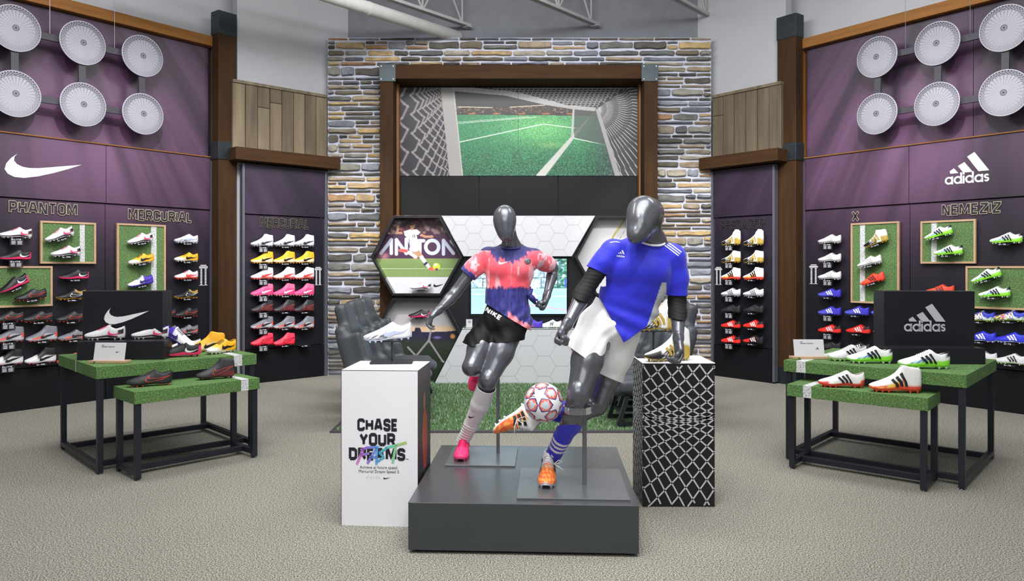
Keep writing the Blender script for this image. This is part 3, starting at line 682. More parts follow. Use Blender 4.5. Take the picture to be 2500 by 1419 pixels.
WHT, BLK, GRY, RED = (222, 222, 225), (24, 23, 28), (150, 152, 160), (226, 48, 44)
PINK, YEL, GLD, CRI = (252, 60, 120), (250, 184, 40), (172, 142, 62), (248, 46, 84)
shoe('white_pink', 'low', lambda t, q: BLK if (t > .86 and .25 < q < .8 and t < .985) else ((60, 30, 44) if q < .17 and t < .86 else WHT), (205, 205, 208), 'small', (238, 60, 110))
shoe('black_pink', 'low', lambda t, q: PINK if q < .22 or (t > .93 and q < .8) or (t > .85 and .5 < q < .6) else BLK, PINK, 'small', (225, 225, 230), lace=(40, 40, 44), stud=(40, 34, 40))
shoe('black_red', 'low', lambda t, q: (38, 38, 42), (32, 32, 36), 'line', (230, 66, 44), lace=(46, 46, 50), stud=(200, 60, 46))
shoe('dark_red', 'high', lambda t, q: (50, 48, 54) if q > .25 else cm((44, 42, 48), (120, 40, 44), t), (60, 30, 34), 'line', (200, 66, 60))
shoe('black_gold', 'low', lambda t, q: GLD if (q > .7 and t > .6) else BLK, (206, 150, 40), 'line', (235, 235, 235), lace=(20, 20, 20))
shoe('grey_red', 'high', lambda t, q: (236, 84, 66) if (.14 < q < .48 and .15 < t < .55) or (t > .9 and .2 < q < .6) else ((188, 190, 198) if q < .42 else (120, 122, 132)), (190, 190, 196), 'tick', (40, 40, 44), stud=(220, 80, 60))
shoe('grey_red_low', 'low', lambda t, q: (240, 90, 72) if (.14 < q < .5 and t > .2) else (124, 126, 134), (190, 190, 196), 'tick', (40, 40, 44), stud=(220, 80, 60))
shoe('white_sockblack', 'high', lambda t, q: (28, 24, 30) if q > .45+.25*max(0, .45-t)/.45 and t > .38 else WHT, (215, 215, 218), 'tick', (24, 24, 28), stud=(220, 70, 60))
shoe('yellow', 'low', lambda t, q: cm(WHT, YEL, (t-.28)*6+(q-.4)*2), (220, 214, 200), 'tick', (30, 26, 24))
shoe('yellow_high', 'high', lambda t, q: cm((246, 226, 190), YEL, (q-.3)*4+(t-.5)*.8), (224, 160, 70), 'tick', (30, 26, 24))
shoe('white_red', 'low', lambda t, q: cm((232, 70, 60), WHT, (q-.1)*7), (226, 80, 70), 'tick', (236, 70, 66))
shoe('white_red_high', 'high', lambda t, q: cm((232, 90, 80), WHT, (q-.08)*9), (226, 110, 100), 'tick', (236, 60, 66))
shoe('white_purple', 'low', lambda t, q: (86, 60, 190) if t > .62 or (q < .1) else (236, 236, 242), (84, 60, 190), 'tick', (50, 40, 110), lace=(20, 20, 24))
shoe('chevron', 'low', lambda t, q: (96, 100, 112) if (t < .5 and q < .62 and int((t*2+abs(q-.3)*.6)*12) % 2 == 0) else WHT, (196, 204, 224), 'tick', (176, 186, 216), lace=WHT)
shoe('chevron_high', 'high', lambda t, q: (88, 90, 102) if (t < .6 and q < .5 and int((t*2+abs(q-.3)*.6)*10) % 2 == 0) else (212, 212, 220), (150, 150, 160), 'tick', (50, 50, 60))
shoe('pink', 'high', lambda t, q: cm((252, 74, 134), (250, 120, 160), t if q > .5 else 0), (246, 150, 180), 'tick', (250, 214, 226))
shoe('pink_laced', 'low', lambda t, q: (252, 60, 124), (248, 90, 140), 'tick', (250, 214, 226), lace=(236, 40, 110), stud=(240, 80, 130))
shoe('crimson', 'high', lambda t, q: cm((250, 44, 66), (252, 70, 96), q), (214, 40, 60), 'line', (120, 20, 40))
shoe('pale_grey', 'low', lambda t, q: (168, 166, 168) if q < .16 else (226, 224, 224), (196, 194, 196), 'bars', (206, 204, 204), lace=(216, 214, 214))
shoe('blue', 'low', lambda t, q: cm((96, 110, 216), (58, 50, 190), t+(.3 if q > .5 else 0)), (70, 66, 170), 'bars', (240, 240, 246), lace=(70, 64, 190), stud=(60, 60, 120))
shoe('cobalt', 'low', lambda t, q: (48, 52, 214), (200, 206, 236), 'bars', (236, 238, 246), lace=(50, 54, 200))
shoe('red', 'low', lambda t, q: BLK if t > .74 and q > .55 else (232, 44, 36), (40, 24, 24), 'bars', WHT, lace=(210, 40, 36))
shoe('red_black', 'low', lambda t, q: (232, 44, 36) if t < .4 and q < .8 else BLK, (34, 26, 28), 'bars', (240, 210, 205), lace=(30, 30, 34))
shoe('black', 'low', lambda t, q: (34, 34, 38), (30, 30, 34), 'bars', (62, 62, 68), lace=(40, 40, 44))
shoe('black_white', 'low', lambda t, q: (34, 34, 38), (60, 60, 64), 'bars', (235, 235, 238), lace=(40, 40, 44))
shoe('white_stripe', 'low', lambda t, q: cm((190, 226, 130), WHT, q*9) if t < .6 else WHT, (196, 230, 150), 'bars', (32, 32, 36), lace=WHT)
shoe('grey_white', 'low', lambda t, q: cm((150, 152, 158), (224, 224, 228), (q-.1)*3), (170, 172, 178), 'bars', (120, 124, 132), lace=(200, 200, 206))
def green(t, q):
    if q < .22+.22*t: return (150, 236, 60)
    if .2 < t < .62 and q < .62: return (60, 110, 190) if h2(t, q) > .45 else (196, 226, 220)
    return (32, 36, 40) if (t > .9 and q > .7) else (240, 243, 243)
shoe('green', 'low', green, (150, 236, 70), 'bars', (26, 28, 34), lace=(238, 240, 240), stud=(220, 236, 220))
shoe('orange', 'low', lambda t, q: cm((250, 106, 60), (238, 62, 50), t*.8+h2(t, q)*.2), (244, 84, 56), 'bars', (90, 30, 34), lace=(236, 80, 50))
shoe('splash', 'low', lambda t, q: [(240, 84, 40), (190, 230, 50), (30, 34, 60), (56, 70, 200), (240, 240, 240)][int(h2(t, q)*5)] if t < .66 else ((44, 60, 190) if q > .4 else [(190, 230, 50), (56, 70, 200), WHT][int(h2(t, q)*3)]), (150, 190, 60), 'bars', (236, 238, 246), lace=(40, 60, 190))
def gold(t, q):
    if t > .78 and q < .42: return (186, 158, 70)
    if t < .3 and q < .8: return (22, 20, 20)
    if t < .6 and q < .62: return (24, 22, 22) if h2(t, q, 11, 9) > .1+(.4 if q > .4 else 0) else (222, 220, 216)
    return (240, 240, 240)
shoe('white_gold', 'high', gold, (170, 142, 62), 'bars', (186, 156, 66), lace=None)
shoe('white_gold_tall', 'tall', gold, (170, 142, 62), 'bars', (186, 156, 66), lace=None)
def pred(t, q):
    if q < .5-.35*abs(t-.3) and t < .7: return (244, 86, 60) if q < .2 or h2(t, q, 9, 7) > .5 else (250, 206, 90)
    if q < .16: return (236, 74, 56)
    return (240, 238, 238)
shoe('white_red_bars', 'high', pred, (238, 84, 66), 'bars', (30, 28, 32), lace=None)
shoe('white_red_low', 'low', lambda t, q: (238, 74, 60) if q < .2 or (t < .2 and q < .6) or (t > .9 and q < .5) else (240, 236, 236), (238, 76, 60), 'bars', (32, 28, 32), lace=(236, 232, 232))
shoe('purple_orange', 'low', lambda t, q: cm((250, 120, 80), (84, 60, 200), (t-.25)*3+(q-.5)), (120, 60, 180), None, lace=(90, 60, 200))
shoe('white_n', 'low', lambda t, q: (240, 240, 240), (232, 232, 228), 'N', (40, 40, 50), lace=(230, 230, 230))
DESC = {'white_pink': 'white boot with pink tick', 'black_pink': 'black boot with neon pink sole', 'black_red': 'black boot with red tick outline',
 'dark_red': 'dark high boot with red tick outline', 'black_gold': 'black boot with gold sole', 'grey_red': 'grey high boot with coral panel', 'grey_red_low': 'grey low boot with coral panel',
 'white_sockblack': 'white boot with black sock collar', 'yellow': 'amber and white boot', 'yellow_high': 'amber high boot with cream sole edge', 'white_red': 'white boot with coral tick',
 'white_red_high': 'white high boot with coral tick', 'white_purple': 'white boot with purple heel', 'chevron': 'white boot with chevron toe', 'chevron_high': 'white high boot with black patterned toe',
 'pink': 'bright pink high boot', 'crimson': 'crimson high boot', 'pale_grey': 'pale grey boot', 'blue': 'violet blue boot with white stripes', 'cobalt': 'cobalt boot with white stripes',
 'red': 'red boot with white stripes', 'red_black': 'black boot with red toe', 'black': 'all black boot', 'black_white': 'black boot with white stripes', 'white_stripe': 'white boot with black stripes',
 'grey_white': 'grey white boot', 'green': 'lime green and white boot', 'orange': 'orange boot', 'splash': 'multicolour splashed boot', 'white_gold': 'white boot with gold stripes',
 'white_gold_tall': 'tall white boot with gold heel', 'white_red_bars': 'white and coral high boot with black stripes', 'white_red_low': 'white and coral low boot with black stripes',
 'purple_orange': 'purple boot with orange toe', 'white_n': 'white training shoe with dark letter'}
DONE = set()
def put_shoe(style, loc, rot, where, scale=1.0, flat=True, group=None):
    src = SHOES[style]
    if style in DONE: o = copy_tree(src)
    else:
        o = src; DONE.add(style); COL.objects.link(o)
    o.rotation_mode = 'XYZ'
    if isinstance(rot, Matrix): o.rotation_euler = rot.to_euler()
    else: o.rotation_euler = rot
    o.location = loc; o.scale = (scale,)*3; tag(o, DESC[style]+' '+where, 'shoe', group); return o
TXT = {}
def shelf_text(words):
    if words not in TXT:
        b_ = MB(); wd = .022*text_w(words, .2, .16)/1.0*.8
        text(b_, words, lambda x, z: (x, -.1085, z), -.01, -.0135, wd*.8, .013, .2, .16)
        if words != 'X': swoosh(lambda x, z: (x, -.1085, z), b_, -.05, -.013, .032, .012)
        TXT[words] = b_.mesh('label_text'); TXT[words].materials.append(WGR)
    return TXT[words]
SHELF = MB().box(-.075, .075, -.108, -.006, -.004, 0).box(-.05, .05, -.108, -.100, -.02, -.004).mesh('shoe_shelf'); SHELF.materials.append(mat('smoky_acrylic', (40, 40, 48), .25))
SHELFB = MB().box(-.075, .075, -.108, -.006, -.004, 0).box(-.062, .062, -.108, -.100, -.072, -.004).mesh('shoe_shelf'); SHELFB.materials.append(MATS['smoky_acrylic'])
INFO = MB()
text(INFO, 'ELITE', lambda x, z: (x, -.1086, z), -.05, -.020, .09, .014, .2, .14)
for k in range(5):
    INFO.stroke([(-.05, -.030-k*.008), (-.012, -.030-k*.008)], .003, lambda x, z: (x, -.1086, z)); INFO.stroke([(.004, -.030-k*.008), (.05-.006*(k % 2), -.030-k*.008)], .003, lambda x, z: (x, -.1086, z))
INFO = INFO.mesh('label_text'); INFO.materials.append(WGR)
def wall_shoe(wall, disp, style, px, py, where, tilt=0, words='ELITE', info=False, off=0., group=None, shelf=True, sc=1.):
    """px,py = middle of the boot in the photograph, resolved onto the wall"""
    x, z = wall.hit(px, py, -.07-off); t = R(tilt); zc = z-.068*sc
    M = Matrix.Rotation(t, 3, 'Y') if False else Matrix.Rotation(-t, 3, 'Y')
    base = Vector((x, 0, z))+M @ Vector((0, 0, -.068*sc))
    if shelf:
        s_ = obj('shoe_shelf', SHELFB if info else SHELF, None, disp); s_.location = (base.x, -off, base.z); s_.rotation_euler = (0, -t, 0)
        l_ = bpy.data.objects.new('label_text', INFO if info else shelf_text(words)); COL.objects.link(l_); l_.parent = s_
    if style:
        wp = wall.pt(base.x, -off-.062, base.z+.0005)
        Mw = Matrix.Rotation(wall.a, 3, 'Z') @ M
        return put_shoe(style, wp, Mw, where, sc, group=group)
ORD = ['top', 'second', 'third', 'fourth', 'fifth', 'sixth', 'seventh', 'bottom']
GL, GRt, GNL, GNR = 'boots on the left display wall', 'boots on the right display wall', 'boots in the narrow left bay', 'boots in the narrow right bay'
GRASS = speckle('printed_grass', [(.3, (46, 76, 38)), (.45, (80, 112, 60)), (.58, (104, 138, 82)), (.75, (150, 176, 122))], 75, .7, .25, big=(5, .12))
WGRASS = speckle('printed_white_line', [(.35, (120, 130, 120)), (.5, (214, 214, 218)), (.7, (240, 240, 242))], 95, .7, .15)
OAK = mat('pale_oak_frame', (190, 158, 124), .55, noise=(6, .12))
def grass_frame(wall, disp, x0p, y0p, x1p, y1p, stripe, lab):
    xa, za = wall.hit(x0p, (y0p+y1p)/2)[0], 0; xb = wall.hit(x1p, (y0p+y1p)/2)[0]
    zt = wall.hit(x0p, y0p)[1]; zb = wall.hit(x0p, y1p)[1]
    o = thing('grass_picture', lab, 'picture frame', wall.pt(xa, -.03, zb), wall.a, 'framed grass prints')
    w_, h_ = xb-xa, zt-zb; f = .022
    obj('print', MB().box(f, w_-f, .0, .02, f, h_-f), GRASS, o)
    if stripe: xs = wall.hit(stripe[0], y0p)[0]-xa; xe = wall.hit(stripe[1], y0p)[0]-xa; obj('white_stripe', MB().box(xs, xe, -.0015, .0, f, h_-f), WGRASS, o)
    for q in ((0, w_, 0, f), (0, w_, h_-f, h_), (0, f, f, h_-f), (w_-f, w_, f, h_-f)): obj('frame_rail', MB().box(q[0], q[1], -.012, .02, q[2], q[3]), OAK, o, bevel=.002)
grass_frame(LW, left, 95, 539, 231, 644, (192, 204), 'oak framed grass print at upper left wall with two white boots')
grass_frame(LW, left, -90, 650, 125, 755, None, 'oak framed grass print at the left edge with two black boots')
grass_frame(LW, left, 282, 545, 401, 739, (366, 379), 'tall oak framed grass print on the left wall with three boots')
grass_frame(RW, right, 2081, 546, 2199, 739, (2103, 2115), 'tall oak framed grass print on the right wall beside pale grey boots')
grass_frame(RW, right, 2251, 541, 2386, 644, (2277, 2290), 'oak framed grass print on the right wall with two green boots')
grass_frame(RW, right, 2361, 650, 2590, 752, None, 'oak framed grass print at the right edge with two green boots')
A_ = lambda s_, px, py, wh, **k: wall_shoe(LW, left, s_, px, py, wh, group=GL, **k)
A_('white_pink', 38, 566, 'at top left of the left wall', info=True); A_('black_pink', 36, 620, 'second down at the far left edge', info=True)
A_('white_pink', 143, 569, 'tilted, upper one in the small left grass frame', tilt=18, off=.03); A_('white_pink', 160, 611, 'level, lower one in the small left grass frame', tilt=4, off=.03, words='PRO')
A_('black_pink', 30, 690, 'tilted in the grass frame at the left edge', tilt=24, off=.03); A_('black_red', 74, 717, 'in the grass frame at the left edge', tilt=6, off=.03)
A_('black_pink', 181, 668, 'below the small left grass frame'); A_('black_gold', 174, 717, 'left of the tall left grass frame', words='PRO')
A_('black_red', 18, 771, 'under the grass frame, at the left edge', info=True); A_('black_red', 92, 771, 'under the grass frame, second from the left edge', words='ELITE'); A_('black_red', 172, 771, 'beside the left display box, upper', words='PRO')
A_('grey_red', 18, 820, 'at the left edge', info=True); A_('grey_red', 102, 818, 'second from the left edge', words='PRO'); A_('grey_red_low', 178, 816, 'half hidden by the left display box', words='PRO')
A_('white_sockblack', 16, 876, 'at the left edge', info=True); A_('white_sockblack', 99, 872, 'second from the left edge', words='PRO'); A_('orange', 176, 873, 'low behind the left green table', words='PRO')
A_('white_pink', 341, 580, 'top one in the tall left grass frame', tilt=10, off=.03); A_('yellow', 344, 630, 'middle one in the tall left grass frame', tilt=8, off=.03, words='PRO'); A_('white_purple', 342, 684, 'bottom one in the tall left grass frame', tilt=10, off=.03)
for k, (s_, py) in enumerate((('chevron', 581), ('yellow', 626), ('white_red', 669), ('black_gold', 716), ('black_red', 761), ('grey_red_low', 803), ('black', 845))):
    A_(s_, 455, py, ORD[k]+' in the right column of the left wall', words=('ELITE', 'PRO')[k % 2])
for k, (s_, py) in enumerate((('black_red', 762), ('grey_red_low', 804))): A_(s_, 400, py, 'beside the right edge of the left display box', words='PRO')
# narrow left bay
rows = (('chevron_high', 590), ('yellow_high', 631), ('white_red_high', 670), ('pink', 710), ('dark_red', 750), ('grey_red', 790), ('crimson', 831))
for r_, (s_, py) in enumerate(rows):
    for c_, px in enumerate((640, 694, 742)):
        if r_ == 6 and c_ == 2: wall_shoe(LN, nl, None, 742, 831, '', words='PRO'); continue
        wall_shoe(LN, nl, s_, px, py, '%s of the narrow left bay' % ('leftmost' if c_ == 0 else 'middle one' if c_ == 1 else 'rightmost'), words=('ELITE', 'PRO')[r_ > 3], info=(c_ == 0), group=GNL)
rows = (('white_gold_tall', 587), ('white_gold', 630), ('white_red_bars', 671), ('grey_white', 712), ('black', 752), ('red', 790), ('red', 827))
for r_, (s_, py) in enumerate(rows):
    for c_, px in enumerate((1783, 1838)):
        st = 'red_black' if (r_ == 6 and c_) else s_
        wall_shoe(RN, nr, st, px, py, '%s row %s in the narrow right bay' % (ORD[r_] if r_ < 6 else 'bottom', ('left', 'right')[c_]), info=(c_ == 0), words='FG', group=GNR)
B_ = lambda s_, px, py, wh, **k: wall_shoe(RW, right, s_, px, py, wh, group=GRt, **k)
for k, (s_, py) in enumerate((('pale_grey', 582), ('pale_grey', 627), ('pale_grey', 670), ('blue', 713), ('blue', 757), ('red', 801), ('black', 842))):
    B_(s_, 2024, py, ORD[k]+' in the left column of the right wall', words='FG', info=(k < 3 or k == 4 or k == 5))
B_('blue', 2091, 757, 'under the tall right grass frame', words='FG'); B_('red', 2094, 802, 'second column of the right wall', words='FG'); B_('black_white', 2094, 845, 'behind the right green table', words='FG')
B_('blue', 2157, 757, 'against the left edge of the right display box', words='FG'); B_('red', 2162, 804, 'against the left edge of the right display box', words='FG')
B_('white_gold', 2136, 585, 'tilted at the top of the tall right grass frame', tilt=16, off=.03); B_('pale_grey', 2120, 636, 'tilted in the middle of the tall right grass frame', tilt=12, off=.03); B_('orange', 2127, 679, 'tilted at the bottom of the tall right grass frame', tilt=16, off=.03)
B_('green', 2288, 566, 'tilted, upper one in the small right grass frame', tilt=13, off=.03, words='FG'); B_('green', 2313, 609, 'level, lower one in the small right grass frame', tilt=2, off=.03, words='FG')
B_('green', 2404, 670, 'tilted in the grass frame at the right edge', tilt=17, off=.03, words='FG'); B_('green', 2426, 711, 'level in the grass frame at the right edge', tilt=3, off=.03, words='FG')
B_('green', 2455, 579, 'alone at upper right of the right wall', words='FG'); B_('orange', 2293, 705, 'behind the top of the right display box', words='FG')
B_('splash', 2390, 770, 'half hidden by the right display box', words='FG'); B_('splash', 2464, 769, 'under the right edge grass frame', words='FG')
B_('cobalt', 2392, 819, 'half hidden by the right display box', words='FG'); B_('cobalt', 2468, 822, 'at the right edge of the wall', words='FG')
B_('white_stripe', 2394, 868, 'half hidden by the right display box', words='FG'); B_('white_stripe', 2468, 874, 'low at the right edge of the wall', words='FG')

# ================================================================ WALL GRAPHICS
def wfn(wall, off=-.0145): return lambda x, z: (x, off, z)
def wbox(wall, x0p, y0p, x1p, y1p):
    xa, xb = wall.hit(x0p, 0)[0], wall.hit(x1p, 0)[0]; return xa, wall.hit(x0p, y1p)[1], xb-xa, wall.hit(x0p, y0p)[1]-wall.hit(x0p, y1p)[1]
b = MB(); xa, za, w_, h_ = wbox(LW, 10, 376, 198, 425); swoosh(wfn(LW), b, xa, za-.025, w_, h_+.04)
obj('tick_logo', b, WGR, left)
def outlined(wall, disp, word, x0p, y0p, x1p, y1p, dark, off=-.002):
    xa, za, w_, h_ = wbox(wall, x0p, y0p, x1p, y1p)
    a = MB(); text(a, word, wfn(wall, off), xa, za, w_, h_, .2, .12, grow=.034); obj('letter_outline', a, GOLD, disp)
    a = MB(); text(a, word, wfn(wall, off-.0015), xa, za, w_, h_, .2, .12); obj('lettering', a, dark, disp)
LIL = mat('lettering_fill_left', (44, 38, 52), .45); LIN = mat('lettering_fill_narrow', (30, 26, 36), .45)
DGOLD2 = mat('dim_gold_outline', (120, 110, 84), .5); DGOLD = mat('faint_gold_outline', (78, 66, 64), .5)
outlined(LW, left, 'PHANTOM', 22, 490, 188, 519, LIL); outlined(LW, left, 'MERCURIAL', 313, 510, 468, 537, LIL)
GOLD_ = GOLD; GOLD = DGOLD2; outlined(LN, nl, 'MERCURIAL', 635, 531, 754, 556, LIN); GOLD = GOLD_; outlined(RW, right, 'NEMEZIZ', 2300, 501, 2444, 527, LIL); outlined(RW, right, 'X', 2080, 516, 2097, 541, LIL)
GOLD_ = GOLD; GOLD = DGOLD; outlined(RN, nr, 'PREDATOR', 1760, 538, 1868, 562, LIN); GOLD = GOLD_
def sport_logo(fn, x0, z0, w, h):
    b = MB(); three_bars(fn, b, x0+w*.10, z0+h*.36, w*.78, h*.64); lower_word(fn, b, x0, z0, w*1.0, h); return b
xa, za, w_, h_ = wbox(RW, 2308, 378, 2432, 452)
obj('three_bar_logo', sport_logo(wfn(RW), xa, za, w_, h_*.98), WGR, right)
def chart(wall, disp, x0p, y0p, x1p, y1p, off=-.0016):
    xa, za, w_, h_ = wbox(wall, x0p, y0p, x1p, y1p); b = MB(); fn = wfn(wall, off)
    b.stroke([(xa+w_*.15, za+h_), (xa+w_*.85, za+h_)], .010, fn); b.stroke([(xa, za+h_-.02), (xa+w_, za+h_-.02)], .012, fn); b.stroke([(xa, za+h_*.86), (xa+w_, za+h_*.86)], .006, fn)
    for k in range(11):
        z = za+h_*(.05+.75*k/10)
        for u in (.25, .75): b.stroke([(xa+w_*u-.012, z), (xa+w_*u+.012, z)], .011, fn)
    b.stroke([(xa, za), (xa+w_, za)], .004, fn); obj('size_chart', b, WGR, disp)
chart(LW, left, 486, 648, 507, 697); chart(LN, nl, 768, 653, 785, 696); chart(RW, right, 1976, 647, 1997, 693); chart(RN, nr, 1746, 653, 1763, 695)

# ================================================================ ROUND STADIUM LAMP DISCS
def disc_mesh():
    nr_, na = 40, 150; P = [(0, 0, 0)]; Cc = [(120, 120, 132)]; Rr = .235
    for i in range(1, nr_+1):
        r = i/nr_
        for j in range(na):
            a = 2*PI*j/na; P.append((Rr*r*math.sin(a), -.012*(1-r*r), Rr*r*math.cos(a)))
            base = 160-14*abs(r-.5); k = base
            up_ = .5+.5*math.cos(a)
            if r > .9 and r < .97: k -= 112*(j % 3 != 0)*(.15+.85*up_)
            elif .76 < r <= .9: k -= (100 if (j//2+i//2) % 2 == 0 else 12)*(.15+.85*up_**1.5)
            elif .30 < r <= .76: k -= (120 if j % 5 == 0 and (i % 4) else 0)*(.15+.85*up_)*((r-.1))
            elif .09 < r <= .14: k -= 70
            elif r <= .05: k -= 70
            if r > .975: k = 205
            Cc.append((k, k, k+9))
    Fs = [(0, 1+(j+1) % na, 1+j) for j in range(na)]
    mb = MB(); mb.v = P; mb.c = [None]*len(P)
    for i in range(nr_-1):
        for j in range(na): a_ = 1+i*na; b_ = 1+(i+1)*na; Fs.append((a_+j, a_+(j+1) % na, b_+(j+1) % na, b_+j))
    mb.f = Fs; me = mb.mesh('disc_print'); colattr(me, lin(np.array(Cc))); me.materials.append(mat('disc_print', (255, 255, 255), .65, attr=True, noise=(8, .03))); return me
DM = disc_mesh(); DBK = MB().tube([(0, .002, 0), (0, .014, 0)], .2345, 64).mesh('disc'); DBK.materials.append(mat('disc_edge', (212, 212, 220), .35))
BAR = mat('dark_grey_bar', (58, 56, 64), .5)
def disc_rig(wall, disp, pts, wires, label, xe):
    o = thing('round_lamp_sign', label, 'hanging sign', wall.pt(0, 0, 0), wall.a, 'hanging grids of round stadium lamps')
    off = -.24; L_ = [(wall.hit(px, py, off)) for px, py in pts]
    zu = sum(p[1] for p in L_[:3])/3; zd = sum(p[1] for p in L_[3:])/3; xs_ = sorted(p[0] for p in L_[:3])
    for (x, z), (px, py) in zip(L_, pts):
        k = obj('disc', DBK, None, o); k.location = (x, off, zu if py < 180 else zd)
        q = obj('disc_print', DM, None, k)
    for x in xs_: obj('upright_bar', MB().box(x-.035, x+.035, off+.02, off+.05, zd-.1, zu+.1), BAR, o)
    lo, hi = (xs_[0], xe) if xe > xs_[-1] else (xe, xs_[-1])
    for z in (zu, zd): obj('cross_bar', MB().box(lo, hi, off+.05, off+.08, z-.035, z+.035), BAR, o)
    for px in wires:
        x = wall.hit(px, 100, off+.06)[0]; obj('hanging_wire', MB().tube([(x, off+.065, zu+.03), (x, off+.065, 6.6)], .0025, 6), mat('wire', (150, 150, 160), .4, metal=.6), o)
disc_rig(LW, left, ((38, 68), (203, 105), (349, 137), (38, 228), (204, 255), (350, 279)), (122, 280), 'hanging grid of round lamp discs in front of the left wall', LW.hit(-160, 60, -.24)[0])
disc_rig(RW, right, ((2140, 139), (2287, 105), (2452, 69), (2140, 278), (2286, 254), (2451, 226)), (2210, 2368), 'hanging grid of round lamp discs in front of the right wall', RW.hit(2660, 60, -.24)[0])
# ================================================================ HONEYCOMB FIXTURE
YH = 9.8; hx = lambda px: (px-CX)*YH/F; hz = lambda py: CH-(py-CY)*YH/F
HC = hx(1266)
HW = mat('white_laminate', (212, 213, 218), .45, noise=(2, .02)); LINE = mat('thin_grey_line', (168, 170, 178), .6)
FBLK = mat('fixture_black', (16, 18, 24), .35, coat=.3)
fix = thing('honeycomb_fixture', 'black and white honeycomb display fixture around the television', 'display fixture', (HC, YH, 0))
X = lambda px: hx(px)-HC
obj('back_panel', MB().prism([(X(958), 0), (X(1574), 0), (X(1627), hz(828)), (X(1574), hz(726)), (X(1627), hz(629)), (X(1574), hz(525)), (X(958), hz(525)), (X(905), hz(628)), (X(958), hz(726)), (X(905), hz(828))], .17, .26), FBLK, fix)
def inside(p, poly):
    c = False; n = len(poly)
    for i in range(n):
        (xa, ya), (xb, yb) = poly[i], poly[(i+1) % n]
        if (ya > p[1]) != (yb > p[1]) and p[0] < (xb-xa)*(p[1]-ya)/(yb-ya)+xa: c = not c
    return c
def hex_lines(mb, poly, r, fn, ox=0, oz=0, w=.0035):
    xs_ = [p[0] for p in poly]; zs = [p[1] for p in poly]; seen = set()
    i = 0; x = min(xs_)-r+ox
    while x < max(xs_)+r:
        z = min(zs)-r+oz+(r*.866 if i % 2 else 0)
        while z < max(zs)+r:
            for k in (0, 1, 2):
                a, b_ = k*PI/3, (k+1)*PI/3
                p = np.array((x+r*math.cos(a), z+r*math.sin(a))); q = np.array((x+r*math.cos(b_), z+r*math.sin(b_)))
                for j in range(5):
                    u, v = p+(q-p)*j/5, p+(q-p)*(j+1)/5
                    if inside(u, poly) and inside(v, poly): mb.stroke([tuple(u), tuple(v)], w, fn)
            z += r*1.732
        x += r*1.5; i += 1
for nm, pp, d0, rr_ in (('upper_white_panel', [(1077, 527), (1454, 527), (1397, 626), (1131, 626)], -.02, 23), ('lower_white_panel', [(1128, 803), (1402, 803), (1474, 936), (1058, 936)], -.16, 28)):
    dd = d0; f_ = (YH+dd)/YH; P = [(X(a)+(hx(a)*(f_-1)), max(0, CH-(b_-CY)*(YH+dd)/F)) for a, b_ in pp]
    if dd < -.1: P[2] = (P[2][0], 0); P[3] = (P[3][0], 0)
    p = obj(nm, MB().prism(P, dd, .17), HW, fix, bevel=.003)
    lb = MB(); hex_lines(lb, P, rr_*YH/F, lambda x, z, y=dd-.0012: (x, y, z)); obj('honeycomb_line', lb, LINE, p)
    for a, b_ in ((P[0], P[3]), (P[1], P[2])): obj('dark_edge', MB().stroke([a, b_], .012, lambda x, z, y=dd-.001: (x, y, z)), FBLK, p)
HEXU = [(960, 527), (1075, 527), (1129, 628), (1077, 722), (958, 722), (905, 628)]
HEXL = [(958, 728), (1077, 728), (1131, 828), (1077, 936), (958, 936), (905, 828)]
def ring(pp, parent, nm):
    c = (sum(a for a, _ in pp)/6, sum(b_ for _, b_ in pp)/6)
    O = [(X(a), hz(b_)) for a, b_ in pp]; I = [(X(a+(c[0]-a)*.055), hz(b_+(c[1]-b_)*.055)) for a, b_ in pp]
    vs = [(p[0], -.02, p[1]) for p in O]+[(p[0], -.02, p[1]) for p in I]+[(p[0], .17, p[1]) for p in I]+[(p[0], .17, p[1]) for p in O]
    fs = []
    for i in range(6):
        j = (i+1) % 6; fs += [(i, j, 6+j, 6+i), (6+i, 6+j, 12+j, 12+i), (18+i, 18+j, j, i)]
    return obj(nm, MB().add(vs, fs), FBLK, parent)
mir = lambda pp: [(2532-a, b_) for a, b_ in pp]
for pp in (HEXU, HEXL, mir(HEXU), mir(HEXL)): ring(pp, fix, 'hexagon_frame')
def inner(pp): c = (sum(a for a, _ in pp)/6, sum(b_ for _, b_ in pp)/6); return [(a+(c[0]-a)*.05, b_+(c[1]-b_)*.05) for a, b_ in pp]
pfn = lambda y: (lambda x, z: (X(x), y, hz(z)))
# --- poster with a kicking player
C = Canvas(900, 522, 1136, 680, 1.5, (70, 36, 52))
cp = lambda x, y: (900+x/5.9125, 500+y/5.9125)
for k in range(260): x, y = rng.uniform(900, 1136), rng.uniform(520, 572); C.blob(x, y, rng.uniform(2, 7), rng.uniform(2, 6), [(40, 34, 46), (120, 70, 70), (190, 150, 140), (150, 60, 62), (210, 190, 180), (60, 50, 66)][rng.integers(6)], 1.2, .55)
C.poly([cp(0, 420), cp(1500, 420), cp(1500, 775), cp(0, 775)], (74, 40, 74))
for w_ in ([(150, 700), (300, 500), (300, 700)], [(375, 710), (375, 500), (520, 700), (520, 490)], [(670, 515), (775, 515)], [(720, 515), (720, 690)], [(1065, 710), (1065, 510), (1210, 700)], [(1180, 520), (1250, 600)]):
    C.path([cp(*p) for p in w_], 8.5, (206, 214, 236), soft=1.2)
for k in range(40): a = 2*PI*k/40; b_ = 2*PI*(k+1)/40; C.line(cp(900+95*math.cos(a), 605+95*math.sin(a)), cp(900+95*math.cos(b_), 605+95*math.sin(b_)), 8.5, (206, 214, 236), soft=1.2)
